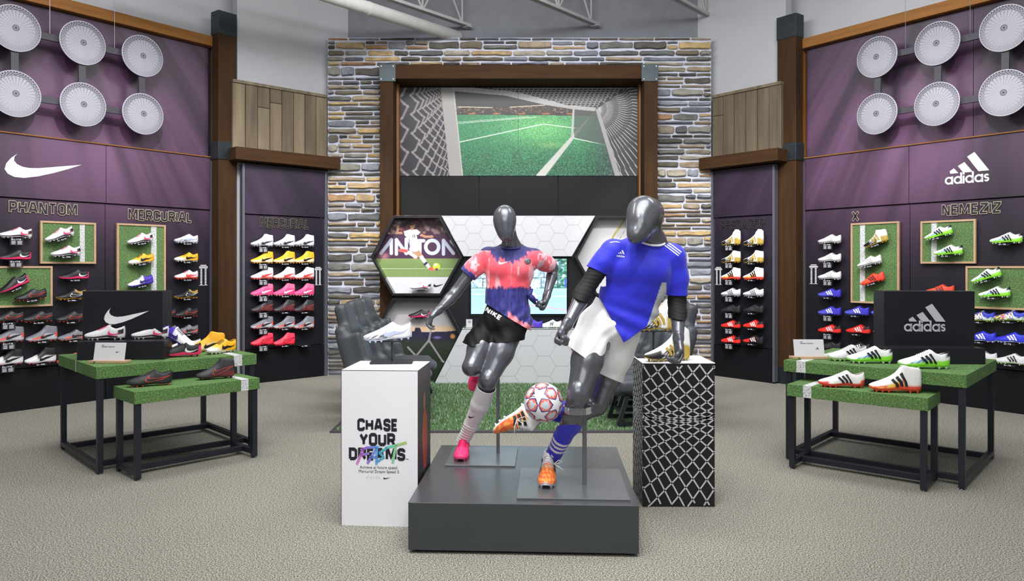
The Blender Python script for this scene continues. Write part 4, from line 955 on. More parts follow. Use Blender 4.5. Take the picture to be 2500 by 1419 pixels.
C.poly([cp(0, 775), cp(1500, 775), cp(1500, 1060), cp(0, 1060)], (128, 152, 90)); C.mix(np.clip(1-abs(C.Y-652)/14, 0, 1)*(C.Y > 632)*.35, (104, 134, 80)); C.line(cp(0, 924), cp(1500, 926), 1.2, (200, 208, 176)); C.noise(.05, 1, (C.Y > 632)*1.)
C.blob(*cp(190, 740), 11, 8, (214, 150, 150), 1.2, .7)
SK = (196, 146, 116); WH = (236, 234, 238)
C.path([cp(490, 400), cp(385, 400), cp(400, 300)], 6, SK); C.path([cp(720, 425), cp(800, 455), cp(900, 455)], 6, SK); C.blob(*cp(890, 450), 3.5, 3, SK)
C.path([cp(640, 660), cp(560, 690), cp(500, 665)], 8, WH); C.path([cp(640, 640), cp(655, 750)], 13, SK); C.path([cp(655, 750), cp(560, 690), cp(490, 660)], 8, WH); C.path([cp(520, 665), cp(430, 655)], 8, (236, 96, 90))
C.path([cp(650, 650), cp(740, 750)], 14, SK, w2=11); C.path([cp(745, 760), cp(870, 925)], 10, WH, w2=7); C.path([cp(790, 862), cp(815, 840)], 6, (60, 44, 90)); C.path([cp(870, 925), cp(905, 930)], 8, (236, 96, 90))
C.poly([cp(470, 380), cp(570, 350), cp(680, 350), cp(740, 400), cp(700, 440), cp(670, 420), cp(700, 600), cp(575, 610), cp(530, 470), cp(480, 420)], WH)
C.poly([cp(570, 600), cp(695, 590), cp(695, 665), cp(640, 680), cp(560, 650)], WH); C.line(cp(560, 490), cp(570, 610), 1.5, (70, 60, 100)); C.path([cp(470, 378), cp(482, 420)], 3.5, (90, 40, 80)); C.path([cp(735, 400), cp(700, 440)], 3.5, (90, 40, 80))
C.path([cp(615, 430), cp(615, 465)], 1.3, (40, 40, 50)); C.path([cp(630, 430), cp(645, 430), cp(643, 446), cp(633, 447), cp(645, 448), cp(645, 465), cp(630, 465)], 1.1, (40, 40, 50))
C.line(cp(600, 345), cp(605, 310), 6, SK); C.blob(*cp(612, 285), 6.5, 9, SK); C.blob(*cp(600, 258), 8, 5, (34, 26, 30)); C.path([cp(590, 255), cp(540, 245), cp(480, 290)], 6, (34, 26, 30), soft=1.2); C.line(cp(590, 262), cp(640, 262), 1.6, (220, 90, 120))
C.blob(*cp(962, 895), 9.2, 9.2, (206, 216, 60)); C.blob(*cp(950, 865), 4, 3, (236, 236, 236), .6); C.blob(*cp(965, 935), 4, 3, (110, 50, 110), .6)
PU = inner(HEXU)
C.build('player_poster', PRINT, pfn(.150), fix, clip=[p for p in [(958, 524), (1077, 524), (1129, 628), (1100, 677), (930, 677), (904, 628)]])
b = MB(); b.add([(X(930), .150, hz(677)), (X(1102), .150, hz(677)), (X(1077), .148, hz(719)), (X(957), .148, hz(719))], [(3, 2, 1, 0)])
obj('white_sloped_shelf', b, HW, fix)
b = MB(); swoosh(lambda x, z: (x, .1465, z), b, X(1055), hz(702), hx(1081)-hx(1055), hz(692)-hz(702)); obj('tick_logo', b, BLACK, fix)
# --- dusk stadium print with net cords
C = Canvas(900, 722, 1136, 940, 1.0, (186, 184, 190))
C.mix(np.clip((C.Y-760)/60, 0, 1)*.35, (224, 214, 214)); C.mix(np.exp(-((C.Y-806)/7.)**2)*.9, (238, 196, 150))
C.poly([(900, 812), (1008, 812), (1010, 803), (1022, 803), (1026, 814), (1090, 812), (1136, 808), (1136, 942), (900, 942)], (40, 38, 66))
C.mix(np.clip((C.Y-826)/14, 0, 1), (44, 52, 40)); C.mix(np.clip((C.Y-845)/40, 0, 1), (26, 44, 24)); C.blob(1103, 824, 6, 6, (226, 160, 80), .6); C.blob(1065, 827, 9, 3, (120, 110, 180), 1)
for p in ([(1052, 794), (1044, 835)], [(1044, 834), (1012, 873)], [(1044, 834), (1078, 886)], [(1012, 873), (992, 851)], [(1012, 873), (1012, 905)], [(1078, 886), (1110, 900)]): C.path(p, 4.2, (176, 170, 176)); C.path(p, 1.6, (120, 114, 122))
C.build('dusk_pitch_print', PRINT, pfn(.150), fix, clip=HEXL)
# right hand hexagons
C = Canvas(1395, 522, 1632, 727, 1.0, (206, 205, 208)); C.mix(np.clip((590-C.Y)/60, 0, 1)*.25, (150, 150, 158))
C.path([(1528, 536), (1502, 575), (1490, 600)], 5, (168, 160, 84)); C.path([(1540, 545), (1512, 590)], 1.2, (120, 120, 120))
for k in range(8): C.line((1520+k*4, 552-k*2), (1508+k*4, 580), 1, (140, 140, 140))
C.build('pale_print', PRINT, pfn(.150), fix, clip=mir(HEXU))
C = Canvas(1395, 722, 1632, 940, 1.0, (186, 184, 190)); C.poly([(1395, 815), (1632, 812), (1632, 942), (1395, 942)], (36, 40, 56)); C.mix(np.clip((C.Y-840)/40, 0, 1), (26, 44, 24))
C.build('dusk_pitch_print', PRINT, pfn(.150), fix, clip=mir(HEXL))
for (px, py, st, wh) in ((1025, 698, 'white_pink', 'on the white slope of the upper left hexagon'), (1021, 767, 'black_pink', 'inside the lower left hexagon')):
    p = Vector((hx(px), YH+.075, hz(py)-.055)); put_shoe(st, p, (0, 0, 0), wh, .92)
    obj('boot_peg', MB().box(X(px)-.05, X(px)+.05, .05, .152, hz(py)-.062, hz(py)-.0555), FBLK, fix)
# shelf under the television
Zs = hz(803); shelf = obj('counter_top', MB().box(X(1130), X(1400), -.16, .17, Zs+.001, Zs+.012), HW, fix, bevel=.002)
b = MB(); n = 2600
for k in range(n):
    x, y = random.uniform(X(1132), X(1398)), random.uniform(-.14, .1); a = random.uniform(0, PI); h_ = random.uniform(.012, .026)
    b.add([(x-.002*math.cos(a), y-.002*math.sin(a), Zs+.012), (x+.002*math.cos(a), y+.002*math.sin(a), Zs+.012), (x+random.gauss(0, .006), y+random.gauss(0, .006), Zs+.012+h_)], [(0, 1, 2)])
obj('turf_strip', b, mat('turf_green', (66, 106, 52), .6), fix, kind='stuff')
put_shoe('purple_orange', Vector((hx(1297), YH-.06, Zs+.013)), (0, 0, R(-8)), 'on the counter under the television', .95)
put_shoe('white_n', Vector((hx(1343), YH-.06, Zs+.013)), (0, 0, R(-6)), 'on the counter under the television', .95)
t = thing('card_sign', 'small white card standing on the counter left of the television', 'sign', (hx(1146), YH-.05, Zs+.013), R(6))
obj('card', MB().box(-.04, .04, -.008, .008, 0, .115), HW, t); b = MB()
for k in range(4): b.stroke([(-.012, .07+.008*k), (.02, .07+.008*k)], .0035, lambda x, z: (x, -.0085, z))
obj('print', b, BLACK, t)
# television
t = thing('television', 'wall television showing a training pitch behind the female mannequin', 'television', (HC, YH+.12, hz(776)))
TX = lambda px: X(px); tz = lambda py: hz(py)-hz(776)
obj('bezel', MB().box(X(1145), X(1390), .0, .05, tz(774), tz(628)), mat('bezel_black', (8, 8, 10), .25, coat=.4), t, bevel=.004)
C = Canvas(1149, 632, 1385, 768, 1.5, (206, 226, 250))
C.mix(np.clip((C.Y-632)/20, 0, 1)*.2, (150, 176, 210))
for k in range(900):
    x, y = rng.uniform(1149, 1385), rng.uniform(634, 706)
    if y > 640 or x > 1345: C.blob(x, y, rng.uniform(1.5, 5), rng.uniform(1.5, 4), [(112, 136, 150), (140, 160, 186), (170, 190, 224), (80, 104, 110), (206, 220, 244), (100, 150, 130)][rng.integers(6)] if x < 1345 else [(30, 100, 70), (50, 140, 90), (24, 60, 60)][rng.integers(3)], .9, .55)
C.poly([(1149, 704), (1385, 704), (1385, 770), (1149, 770)], (160, 206, 226)); C.mix(np.clip((C.Y-704)/20, 0, 1)*(C.Y > 703)*np.clip((1.2-(C.Y-704)/60), 0, 1)*.3, (110, 190, 160)); C.noise(.04, 1, (C.Y > 704)*1.)
C.line((1149, 681), (1385, 678), 1, (30, 40, 60)); C.line((1149, 704), (1385, 704), 1.2, (40, 80, 70))
for x in (1178, 1230, 1322, 1363): C.line((x, 680), (x, 704), 1.4, (26, 34, 50))
C.line((1149, 719), (1385, 725), 1.5, (236, 250, 255)); C.path([(1284, 745), (1340, 752), (1385, 759)], 1.8, (236, 130, 190)); C.poly([(1380, 682), (1385, 682), (1385, 702), (1380, 702)], (70, 90, 190))
C.path([(1292, 712), (1298, 724), (1308, 728), (1313, 739)], 7, (30, 30, 110)); C.line((1303, 716), (1311, 728), 6, (216, 220, 250)); C.line((1311, 738), (1307, 748), 4, (240, 240, 250)); C.blob(1294, 706, 5, 6, (40, 40, 110))
C.path([(1306, 693), (1306, 690), (1299, 690), (1299, 705), (1306, 705), (1306, 702)], 2.4, (244, 246, 250)); C.path([(1309, 689), (1309, 706)], 2.4, (244, 246, 250)); C.path([(1315, 689), (1315, 706)], 2.4, (244, 246, 250)); C.line((1309, 697), (1315, 697), 2.4, (244, 246, 250))
SCR = mat('lit_screen', (255, 255, 255), .3, attr=True, noise=(4, .0), emit=.85)
C.build('screen', SCR, lambda x, z: (X(x), -.003, tz(z)), t)

# ================================================================ TABLES
TUBE = mat('table_frame_black', (38, 42, 52), .4, metal=.3)
GR2 = speckle('table_grass', [(.3, (44, 76, 36)), (.45, (76, 112, 56)), (.58, (104, 142, 80)), (.75, (150, 180, 120))], 90, .75, .6, big=(4, .14))
def table(name, label, FL, ang, L_, Wd, H, stripe, rails, side=-1, tb=.016):
    """FL = front left corner on the floor, ang = direction of the front edge, local y goes to the back"""
    t = thing(name, label, 'table', FL, ang); th = .088
    obj('tabletop', MB().box(0, L_, 0, Wd, H-th, H), GR2, t, bevel=.002)
    if stripe: obj('white_stripe', MB().box(stripe[0], stripe[1], -.0012, Wd+.001, H-th+.001, H+.0012), WGRASS, t)
    if tb: obj('side_seam', MB().box(-.0012, .0, Wd*.5, Wd*.5+.008, H-th, H), WGR, t)
    s_ = .04; e = .012
    for x in (e, L_-e-s_):
        for y in (e, Wd-e-s_):
            lg = obj('leg', MB().box(x, x+s_, y, y+s_, .012, H-th), TUBE, t, bevel=.002)
            obj('levelling_foot', MB().lathe([(.012, 0), (.016, .004), (.01, .012)], 10, (x+s_/2, y+s_/2, 0)), BOLT, lg)
        obj('side_rail', MB().box(x, x+s_, e+s_, Wd-e-s_, .03, .07), TUBE, t, bevel=.002)
    for y in rails: obj('long_rail', MB().box(e+s_, L_-e-s_, y, y+s_, .03, .07), TUBE, t, bevel=.002)
    return t
TA = thing
ta = math.atan2(.84, .878)
BT = table('display_table', 'large grass printed display table left, with black metal frame', Vector((-3.015, 5.45, 0)), ta, 1.215, 1.08, .786, (1.02, 1.09), (.12, .9))
ST = table('nesting_bench', 'low grass printed bench nested before the left display table', Vector((-2.655, 5.285, 0)), math.atan2(.685, .651), .945, .41, .633, (.79, .85), (.18,), tb=0)
ar = math.atan2(-.824, .936)
BR = table('display_table', 'large grass printed display table right, with black metal frame', Vector((2.13, 5.894, 0)), ar, 1.247, 1.14, .784, (.10, .17), (.12, .95), tb=0)
SR_ = table('nesting_bench', 'low grass printed bench nested before the right display table', Vector((2.062, 5.64, 0)), math.atan2(-.61, .723), .946, .39, .635, (.12, .18), (.17,), tb=0)
# display boxes
def dbox(label, px0, px1, ptop, Y, H, dep, ang, sx0, sx1, sh, sd, logo, lside):
    x0, x1 = (px0-CX)*Y/F, (px1-CX)*Y/F; z1 = CH-(ptop-CY)*Y/F
    t = thing('logo_box', label, 'display box', (x0, Y, H), ang); w_ = (x1-x0)/math.cos(ang)
    obj('box', MB().box(0, w_, 0, dep, 0, z1-H), mat('black_box', (24, 24, 32), .38, noise=(3, .05)), t, bevel=.004)
    obj('step', MB().box(sx0, sx1, -sd, -.001, 0, sh), MATS['black_box'], t, bevel=.004)
    fn = lambda x, z: (x, -.002, z); hh = z1-H
    if logo == 'tick': b = MB(); swoosh(fn, b, w_*.27, hh*.50, w_*.56, hh*.25); obj('tick_logo', b, WGR, t)
    else: obj('three_bar_logo', sport_logo(fn, w_*.22, hh*.42, w_*.52, hh*.40), mat('light_grey_graphic', (196, 197, 202), .5), t)
    b = MB(); xx = -.002 if lside < 0 else w_+.002; f2 = lambda y, z: (xx, y, z); y0 = dep*.35
    b.stroke([(y0-.03, hh*.9), (y0+.03, hh*.9)], .012, f2); b.stroke([(y0-.03, hh*.86), (y0+.03, hh*.86)], .010, f2)
    for k in range(12):
        for u in (-.015, .015): b.stroke([(y0+u-.004, hh*(.3+.045*k)), (y0+u+.004, hh*(.3+.045*k))], .008, f2)
    obj('size_chart', b, mat('grey_print', (150, 150, 158), .5), t); return t
lb = dbox('black display box with a white tick on the left green table', 201, 391, 711, 6.02, .787, .20, R(4), .04, .70, .145, .17, 'tick', -1)
rb = dbox('black display box with grey three bar logo on the right green table', 2158, 2371, 711, 5.86, .785, .20, R(-4), -.05, .66, .12, .19, 'bars', 1)
# boots on the tables
def tshoe(st, px, py, Z, yaw, wh, sc=1., tilt=0):
    p = fl(px, py, Z); put_shoe(st, p, (0, R(tilt), R(yaw)), wh, sc)
tshoe('white_pink', 256, 829, .787+.1465, 8, 'on the step of the left display box, at its left', 1.0)
tshoe('white_pink', 366, 827, .787+.1465, 8, 'on the step of the left display box, at its right', .95)
tshoe('black_pink', 340, 874, .788, 14, 'on the left green table beside the white card', 1.0)
tshoe('black_pink', 440, 871, .788, 20, 'on the left green table, right of its twin', 1.02)
tshoe('white_pink', 447, 858, .788, 36, 'behind the black and pink boots on the left table', .95)
put_shoe('white_purple', W(430, 836, 6.13), (0, R(-22), R(172)), 'leaning on the step end of the left display box', 1.05)
tshoe('yellow_high', 503, 858, .788, 30, 'on the left green table beside its twin', 1.0)
tshoe('yellow', 539, 862, .788, 62, 'at the right end of the left green table', 1.0)
tshoe('black_red', 364, 942, .6345, 28, 'on the low left bench, left one', 1.02)
tshoe('dark_red', 525, 925, .6345, 32, 'on the low left bench, right one', .95)
tshoe('white_stripe', 2068, 880, .786, 8, 'on the right green table, behind the lime boots', 1.05)
tshoe('green', 2122, 886, .786, -6, 'on the right green table, middle one', 1.1)
tshoe('green', 2254, 899, .786, -8, 'on the right green table before the display box', 1.15)
tshoe('white_red_low', 2053, 945, .6365, -10, 'on the low right bench, left one', 1.05)
tshoe('white_red_bars', 2184, 957, .6365, -12, 'on the low right bench, right one', 1.12)
def card(px, py, Z, yaw, label, w_=.24):
    p = fl(px, py, Z); t = thing('card_sign', label, 'sign', p, R(yaw))
    obj('wood_base', MB().box(-w_*.6, w_*.6, -.045, .045, 0, .02), OAK, t, bevel=.003)
    obj('green_tab', MB().box(-w_*.42, -w_*.36, -.0455, -.045, .002, .016), mat('tab_green', (30, 120, 96), .5), t)
    c_ = obj('card', MB().box(-w_/2, w_/2, -.004, .0, 0, .135), HW, t, bevel=.001); c_.location = (0, -.01, .019); c_.rotation_euler = (R(-12), 0, 0)
    b = MB(); text(b, 'INDOOR SOCCER', lambda x, z: (x, -.0046, z), -w_*.28, .098, w_*.42, .009, .2, .2); b.stroke([(-w_*.28, .115), (-w_*.2, .115)], .004, lambda x, z: (x, -.0046, z))
    if px < 1000: swoosh(lambda x, z: (x, -.0046, z), b, w_*.2, .058, .03, .012)
    else: three_bars(lambda x, z: (x, -.0046, z), b, w_*.2, .055, .03, .018)
    obj('print', b, BLACK, c_); return t
card(268, 886, .787, -2, 'white card on a wood base at the front of the left table'); card(1975, 876, .785, 0, 'white card on a wood base at the front of the right table')

# ================================================================ PLINTHS
PW = mat('white_gloss_board', (236, 237, 242), .3, noise=(2, .015))
ang = R(-3.5); t = thing('white_plinth', 'tall white plinth printed with a running slogan', 'plinth', (-1.0, 4.40, 0), ang)
PH, PWd, PD = .912, .452, .43
obj('body', MB().box(0, PWd, 0, PD, 0, PH), PW, t, bevel=.0015)
b = MB()
for q in ([(0, PH-.001), (PWd, PH-.001)], [(0.001, 0), (.001, PH)]): b.stroke(q, .003, lambda x, z: (x, -.001, z))
obj('dark_seam', b, DARKLET, t)
pz = lambda py: PH*(1283-py)/(1283-904); px_ = lambda p: PWd*(p-837)/(1025-837); fn = lambda x, z: (x, -.0015, z)
b = MB()
for wd, xa, xb, ya, yb in (('CHASE', 877, 977, 1052, 1021), ('YOUR', 882, 970, 1088, 1056), ('DREAMS.', 856, 1003, 1123, 1092)):
    text(b, wd, fn, px_(xa), pz(ya), px_(xb)-px_(xa), pz(yb)-pz(ya), .26, .08)
obj('slogan', b, DARKLET, t)
for wds, (xa, ya), sz in (('Achieve at future speed.', (883, 1143), .0262), ('Mercurial Dream Speed 3.', (880, 1153), .0262)):
    cu = bpy.data.curves.new('txt', 'FONT'); cu.body = wds; cu.size = sz; to = bpy.data.objects.new('txt', cu); COL.objects.link(to)
    bpy.context.view_layer.update(); me = bpy.data.meshes.new_from_object(to.evaluated_get(bpy.context.evaluated_depsgraph_get())); bpy.data.objects.remove(to)
    xs_ = [v.co.x for v in me.vertices]; k = (px_(977 if sz > 0 and 'Ach' in wds else 981)-px_(xa))/(max(xs_) or 1)
    for v in me.vertices: v.co = (px_(xa)+v.co.x*k, -.0015, pz(ya)+v.co.y*k*1.1)
    obj('small_print', me, DARKLET, t)
b = MB(); swoosh(fn, b, px_(941), pz(1168), px_(958)-px_(941), pz(1162)-pz(1168)); b.stroke([(px_(a), pz(c_)) for a, c_ in ((898, 1166), (906, 1160), (902, 1170), (912, 1161), (910, 1170), (918, 1162), (916, 1168), (926, 1160), (924, 1167), (932, 1162), (930, 1168))], .0014, fn)
obj('signature', b, DARKLET, t)
# brushed rainbow word
fb = lambda x, z: (x, -.0022, z); rb_ = MB(); seg = [([(886, 1098), (900, 1092), (930, 1090)], None), ([(892, 1094), (876, 1132)], None), ([(884, 1110), (906, 1106)], None), ([(902, 1130), (925, 1092), (924, 1132)], None), ([(908, 1116), (926, 1114)], None),
      ([(950, 1092), (932, 1104), (942, 1114), (926, 1126)], None), ([(946, 1092), (998, 1078)], None), ([(972, 1085), (964, 1128)], None)]
def hue(x): return tuple(np.array([np.interp(x, [876, 900, 930, 960, 998], v) for v in ((230, 150, 90, 120, 206), (130, 120, 180, 210, 196), (210, 220, 236, 170, 90))]))
for pts, _ in seg:
    Q = []
    for a, b_ in zip(pts, pts[1:]): Q += [(a[0]+(b_[0]-a[0])*j/6, a[1]+(b_[1]-a[1])*j/6) for j in range(6)]
    Q.append(pts[-1])
    for a, b_ in zip(Q, Q[1:]):
        rb_.cc = tuple(lin(hue(a[0]))); e = np.array(b_)-np.array(a); e = e/np.linalg.norm(e)*.6
        rb_.stroke([(px_(a[0]-e[0]), pz(a[1]-e[1])), (px_(b_[0]+e[0]), pz(b_[1]+e[1]))], .0145, fb)
obj('brushed_word', rb_, PRINT, t)
# printed photo on the right hand side
C = Canvas(0, 0, 100, 212, 2.0, (36, 36, 42)); C.mix(np.clip(1-(C.Y/90), 0, 1)*.6, (120, 116, 122)); C.mix(np.exp(-((C.X-80)/30)**2-((C.Y-70)/60)**2)*.5, (40, 66, 50))
C.poly([(42, 66), (56, 58), (70, 76), (74, 110), (64, 150), (46, 150), (36, 110)], (176, 52, 36)); C.blob(50, 50, 9, 12, (150, 100, 76)); C.path([(44, 70), (36, 100), (46, 124)], 7, (150, 96, 70))
C.poly([(44, 146), (66, 146), (70, 172), (56, 184), (42, 168)], (24, 74, 60)); C.line((50, 170), (46, 206), 9, (24, 70, 58)); C.poly([(0, 178), (100, 160), (100, 178), (0, 196)], (190, 54, 50))
for k in range(60): C.blob(rng.uniform(0, 100), rng.uniform(0, 50), 3, 2, (90, 80, 92), 1, .5)
C.build('player_photo', PRINT, lambda x, y: (PWd+.0015, PD*x/100*.99+.002, PH*(1-y/212.)), t)
def stand(name, label, base, Zt, yaw, hgt, w_=.14, plate=(.13, .075)):
    t = thing(name, label, 'shoe stand', base, yaw)
    obj('base_plate', MB().box(-plate[0], plate[0], -plate[1], plate[1], 0, .014), BLACK, t, bevel=.003)
    obj('rod', MB().box(-.006, .006, -.006, .006, .014, hgt), BLACK, t); obj('top_plate', MB().box(-w_, w_, -.02, .02, hgt, hgt+.005), BLACK, t); return t
sb = fl(957, 886, PH); stand('boot_stand', 'black boot stand with slim rod on the white plinth', sb, 0, R(4), .132, .1)
put_shoe('chevron', sb+Vector((-.025, 0, .1375)), (R(0), R(-4), R(12)), 'with silver tick, on a stand atop the white plinth', 1.0)
# net plinth
t = thing('net_plinth', 'black plinth printed with white goal net, right of the mannequins', 'plinth', (.825, 4.745, 0), 0); NH, NW, ND = .905, .455, .385
obj('body', MB().box(0, NW, 0, ND, 0, NH), mat('print_black', (18, 18, 20), .45), t, bevel=.001)
obj('white_top', MB().box(-.002, NW+.002, -.002, ND+.002, NH, NH+.004), PW, t)
NETC = mat('net_print_white', (196, 196, 200), .6, noise=(150, .25)); b = MB(); b2 = MB()
def warp(v):      # dense band at mid height
    return float(np.interp(v, [-.6, 0, .40, .52, .62, 1.0, 1.6], [-.5, 0, .46, .55, .62, 1.0, 1.5]))
for fam in (1, -1):
    for k in range(-16, 30):
        P1 = []; P2 = []
        for j in range(41):
            u = j/40.
            c0 = k/13.5
            v = c0+(-.46*(u-.5) if fam > 0 else .30*(u-.5)); m_ = .60; dv = v-m_
            vv = m_+dv*(.30+.95*min(1, abs(dv)/.5))+.05*((2*u-1)**2)*(1 if dv < 0 else .4)
            P1.append((u*NW, vv*NH)); P2.append((u*ND, (vv+.02)*NH))
        for P_, m__, f_ in ((P1, b, lambda x, z: (x, -.0012, z)), (P2, b2, lambda y, z: (-.0012, y, z))):
            run = []
            for p in P_+[None]:
                if p is not None and .003 < p[1] < NH-.003: run.append(p)
                else:
                    if len(run) > 1: m__.stroke(run, .0095, f_)
                    run = []
obj('net_print', b, NETC, t); obj('net_print', b2, NETC, t)
sb = fl(1597, 868, NH+.004); stand('boot_stand', 'black boot stand at the back of the net plinth', Vector((.83+.12, 5.05, NH+.0045)), 0, 0, .17, .12, (.12, .07))
put_shoe('white_gold_tall', Vector((.83+.125, 5.05, NH+.1805)), (0, 0, R(4)), 'on the stand behind the male mannequin', 1.0)
put_shoe('white_gold_tall', Vector((1.00, 4.845, NH+.0045)), (0, 0, R(16)), 'lying on top of the net plinth by the hand', 1.05)

# ================================================================ RISER
RS = mat('riser_steel', (90, 92, 96), .27, metal=.5, noise=(2.2, .12), bump=(3, .02)); RSF = mat('riser_front', (62, 66, 70), .5, metal=.1, noise=(2, .05))
ra = R(-2.6); RO = Vector((-.55, 3.975, 0)); rd = Vector((math.cos(ra), math.sin(ra), 0)); rn = Vector((-math.sin(ra), math.cos(ra), 0))
t = thing('riser_platform', 'low dark metal riser platform carrying both mannequins', 'platform', RO, ra)
obj('top_sheet', MB().box(0, 1.215, 0, 1.275, .262, .270), RS, t, bevel=.002); obj('body', MB().box(.001, 1.214, .001, 1.274, .018, .262), RSF, t, bevel=.002)
for x in (.035, 1.18):
    for y in (.035, 1.24): obj('levelling_foot', MB().lathe([(.018, 0), (.022, .006), (.012, .018)], 14, (x, y, 0)), BOLT, t)

# ================================================================ SIGNED DISTANCE MODELLING
def vnoise(P, s, seed=0):
    q = P*s+seed*17.3; i = np.floor(q).astype(np.int64); f = q-i; f = f*f*(3-2*f)
    def h(a, b_, c_): n = (a*374761393+b_*668265263+c_*2147483647+seed*97) & 0xffffffff; n = ((n ^ (n >> 13))*1274126177) & 0xffffffff; return ((n ^ (n >> 16)) & 0xffff)/65535.
    r = 0
    for dx in (0, 1):
        for dy in (0, 1):
            for dz in (0, 1): r = r+h(i[..., 0]+dx, i[..., 1]+dy, i[..., 2]+dz)*(f[..., 0] if dx else 1-f[..., 0])*(f[..., 1] if dy else 1-f[..., 1])*(f[..., 2] if dz else 1-f[..., 2])
    return r*2-1
class SDF:
    def __init__(s, lo, hi, h):
        s.lo = np.array(lo, float); s.h = h; s.n = np.ceil((np.array(hi)-s.lo)/h).astype(int)+1; s.d = np.full(s.n, .5, np.float32)
    def prim(s, fn, lo, hi, k, sub=False):
        m = k+s.h*3+.02; a = np.maximum(0, np.floor((np.array(lo)-m-s.lo)/s.h).astype(int)); b_ = np.minimum(s.n, np.ceil((np.array(hi)+m-s.lo)/s.h).astype(int)+1)
        if (a >= b_).any(): return s
        G = np.stack(np.meshgrid(*[s.lo[i]+s.h*np.arange(a[i], b_[i]) for i in range(3)], indexing='ij'), -1)
        d = fn(G); sl = tuple(slice(a[i], b_[i]) for i in range(3)); o = s.d[sl]
        if sub: d = -d; hh = np.maximum(k-np.abs(o-d), 0)/max(k, 1e-6); s.d[sl] = np.maximum(o, d)+hh*hh*k/4
        else: hh = np.maximum(k-np.abs(o-d), 0)/max(k, 1e-6); s.d[sl] = np.minimum(o, d)-hh*hh*k/4
        return s
    def cone(s, a, b_, ra, rb, k=.02, flat=None, sub=False):
        """tapered capsule ; flat=(axis, ratio) squeezes the section along a direction"""
        a = np.array(a, float); b_ = np.array(b_, float); ba = b_-a; L2 = ba@ba+1e-12; mr = max(ra, rb)
        if flat: ax = np.array(flat[0], float); ax -= ba*(ax@ba)/L2; ax /= np.linalg.norm(ax)+1e-9; kk = 1/flat[1]-1; mr *= max(1, flat[1])
        def fn(P):
            v = P-a; t = np.clip((v@ba)/L2, 0, 1); q = v-t[..., None]*ba
            if flat: c = q@ax; q = q+(c*kk)[..., None]*ax
            return (np.sqrt((q*q).sum(-1))-(ra+(rb-ra)*t))*(min(1, flat[1]) if flat else 1)
        return s.prim(fn, np.minimum(a, b_)-mr, np.maximum(a, b_)+mr, k, sub)
    def chain(s, pts, rad, k=.02, flat=None):
        for i in range(len(pts)-1): s.cone(pts[i], pts[i+1], rad[i], rad[i+1], k, flat)
        return s
    def ell(s, c, r, k=.02, M=None, sub=False):
        c = np.array(c, float); r = np.array(r, float); Mi = np.array(M.transposed()) if M else np.eye(3)
        def fn(P): q = (P-c)@Mi.T; k0 = np.sqrt(((q/r)**2).sum(-1)); k1 = np.sqrt(((q/(r*r))**2).sum(-1))+1e-9; return k0*(k0-1)/k1
        m = r.max(); return s.prim(fn, c-m, c+m, k, sub)
    def rbox(s, c, e, rad, k=.02, M=None, sub=False):
        c = np.array(c, float); e = np.array(e, float)-rad; Mi = np.array(M.transposed()) if M else np.eye(3)
        def fn(P): q = np.abs((P-c)@Mi.T)-e; return np.sqrt((np.maximum(q, 0)**2).sum(-1))+np.minimum(q.max(-1), 0)-rad
        m = np.linalg.norm(e+rad); return s.prim(fn, c-m, c+m, k, sub)
    def grid(s): return np.stack(np.meshgrid(*[s.lo[i]+s.h*np.arange(s.n[i]) for i in range(3)], indexing='ij'), -1)
    def wrinkle(s, fn, band=.05):
        m = np.abs(s.d) < band; idx = np.argwhere(m); s.d[m] += fn(s.lo+idx*s.h).astype(np.float32); return s
    def mesh(s, name, smooth=1):
        d = s.d; ins = d < 0; n0 = np.array(d.shape)-1; c = np.zeros(n0, np.int8)
        cs = [(i, j, k) for i in (0, 1) for j in (0, 1) for k in (0, 1)]
        for i, j, k in cs: c += ins[i:n0[0]+i, j:n0[1]+j, k:n0[2]+k]
        act = (c > 0) & (c < 8); I = np.argwhere(act); idx = -np.ones(n0, np.int64); idx[act] = np.arange(len(I))
        V = np.zeros((len(I), 3)); Wt = np.zeros(len(I))
        for a in cs:
            for ax in range(3):
                if a[ax]: continue
                b_ = list(a); b_[ax] = 1; da = d[I[:, 0]+a[0], I[:, 1]+a[1], I[:, 2]+a[2]]; db = d[I[:, 0]+b_[0], I[:, 1]+b_[1], I[:, 2]+b_[2]]
                m = (da < 0) != (db < 0); t = np.where(m, da/(da-db+1e-12), 0); p = np.tile(np.array(a, float), (len(I), 1)); p[:, ax] += t
                V[m] += p[m]; Wt[m] += 1
        V = s.lo+(I+V/Wt[:, None])*s.h; Q = []
        for ax in range(3):
            sl0 = [slice(1, n0[i]) if i != ax else slice(0, n0[i]) for i in range(3)]
            sa = ins[tuple(slice(1, n0[i]) if i != ax else slice(0, n0[i]) for i in range(3))]; sb_ = ins[tuple(slice(1, n0[i]) if i != ax else slice(1, n0[i]+1) for i in range(3))]
            for flag in (0, 1):
                E = np.argwhere(sa & ~sb_) if flag == 0 else np.argwhere(~sa & sb_)
                if not len(E): continue
                o = np.ones(3, int); o[ax] = 0; E = E+o; u, v = [i for i in range(3) if i != ax]
                def at_(du, dv): q = E.copy(); q[:, u] -= du; q[:, v] -= dv; return idx[q[:, 0], q[:, 1], q[:, 2]]
                q = np.stack([at_(1, 1), at_(0, 1), at_(0, 0), at_(1, 0)], 1)
                if (flag == 1) != (ax == 1): q = q[:, ::-1]
                Q.append(q)
        Q = np.concatenate(Q); Q = Q[(Q >= 0).all(1)]
        for _ in range(smooth):
            A = np.zeros_like(V); n = np.zeros(len(V))
            for a, b_ in ((0, 1), (1, 2), (2, 3), (3, 0)):
                for p, q in ((a, b_), (b_, a)):
                    for x in range(3): A[:, x] += np.bincount(Q[:, p], V[Q[:, q], x], len(V))
                    n += np.bincount(Q[:, p], minlength=len(V))
            V = V*.5+.5*A/np.maximum(n, 1)[:, None]
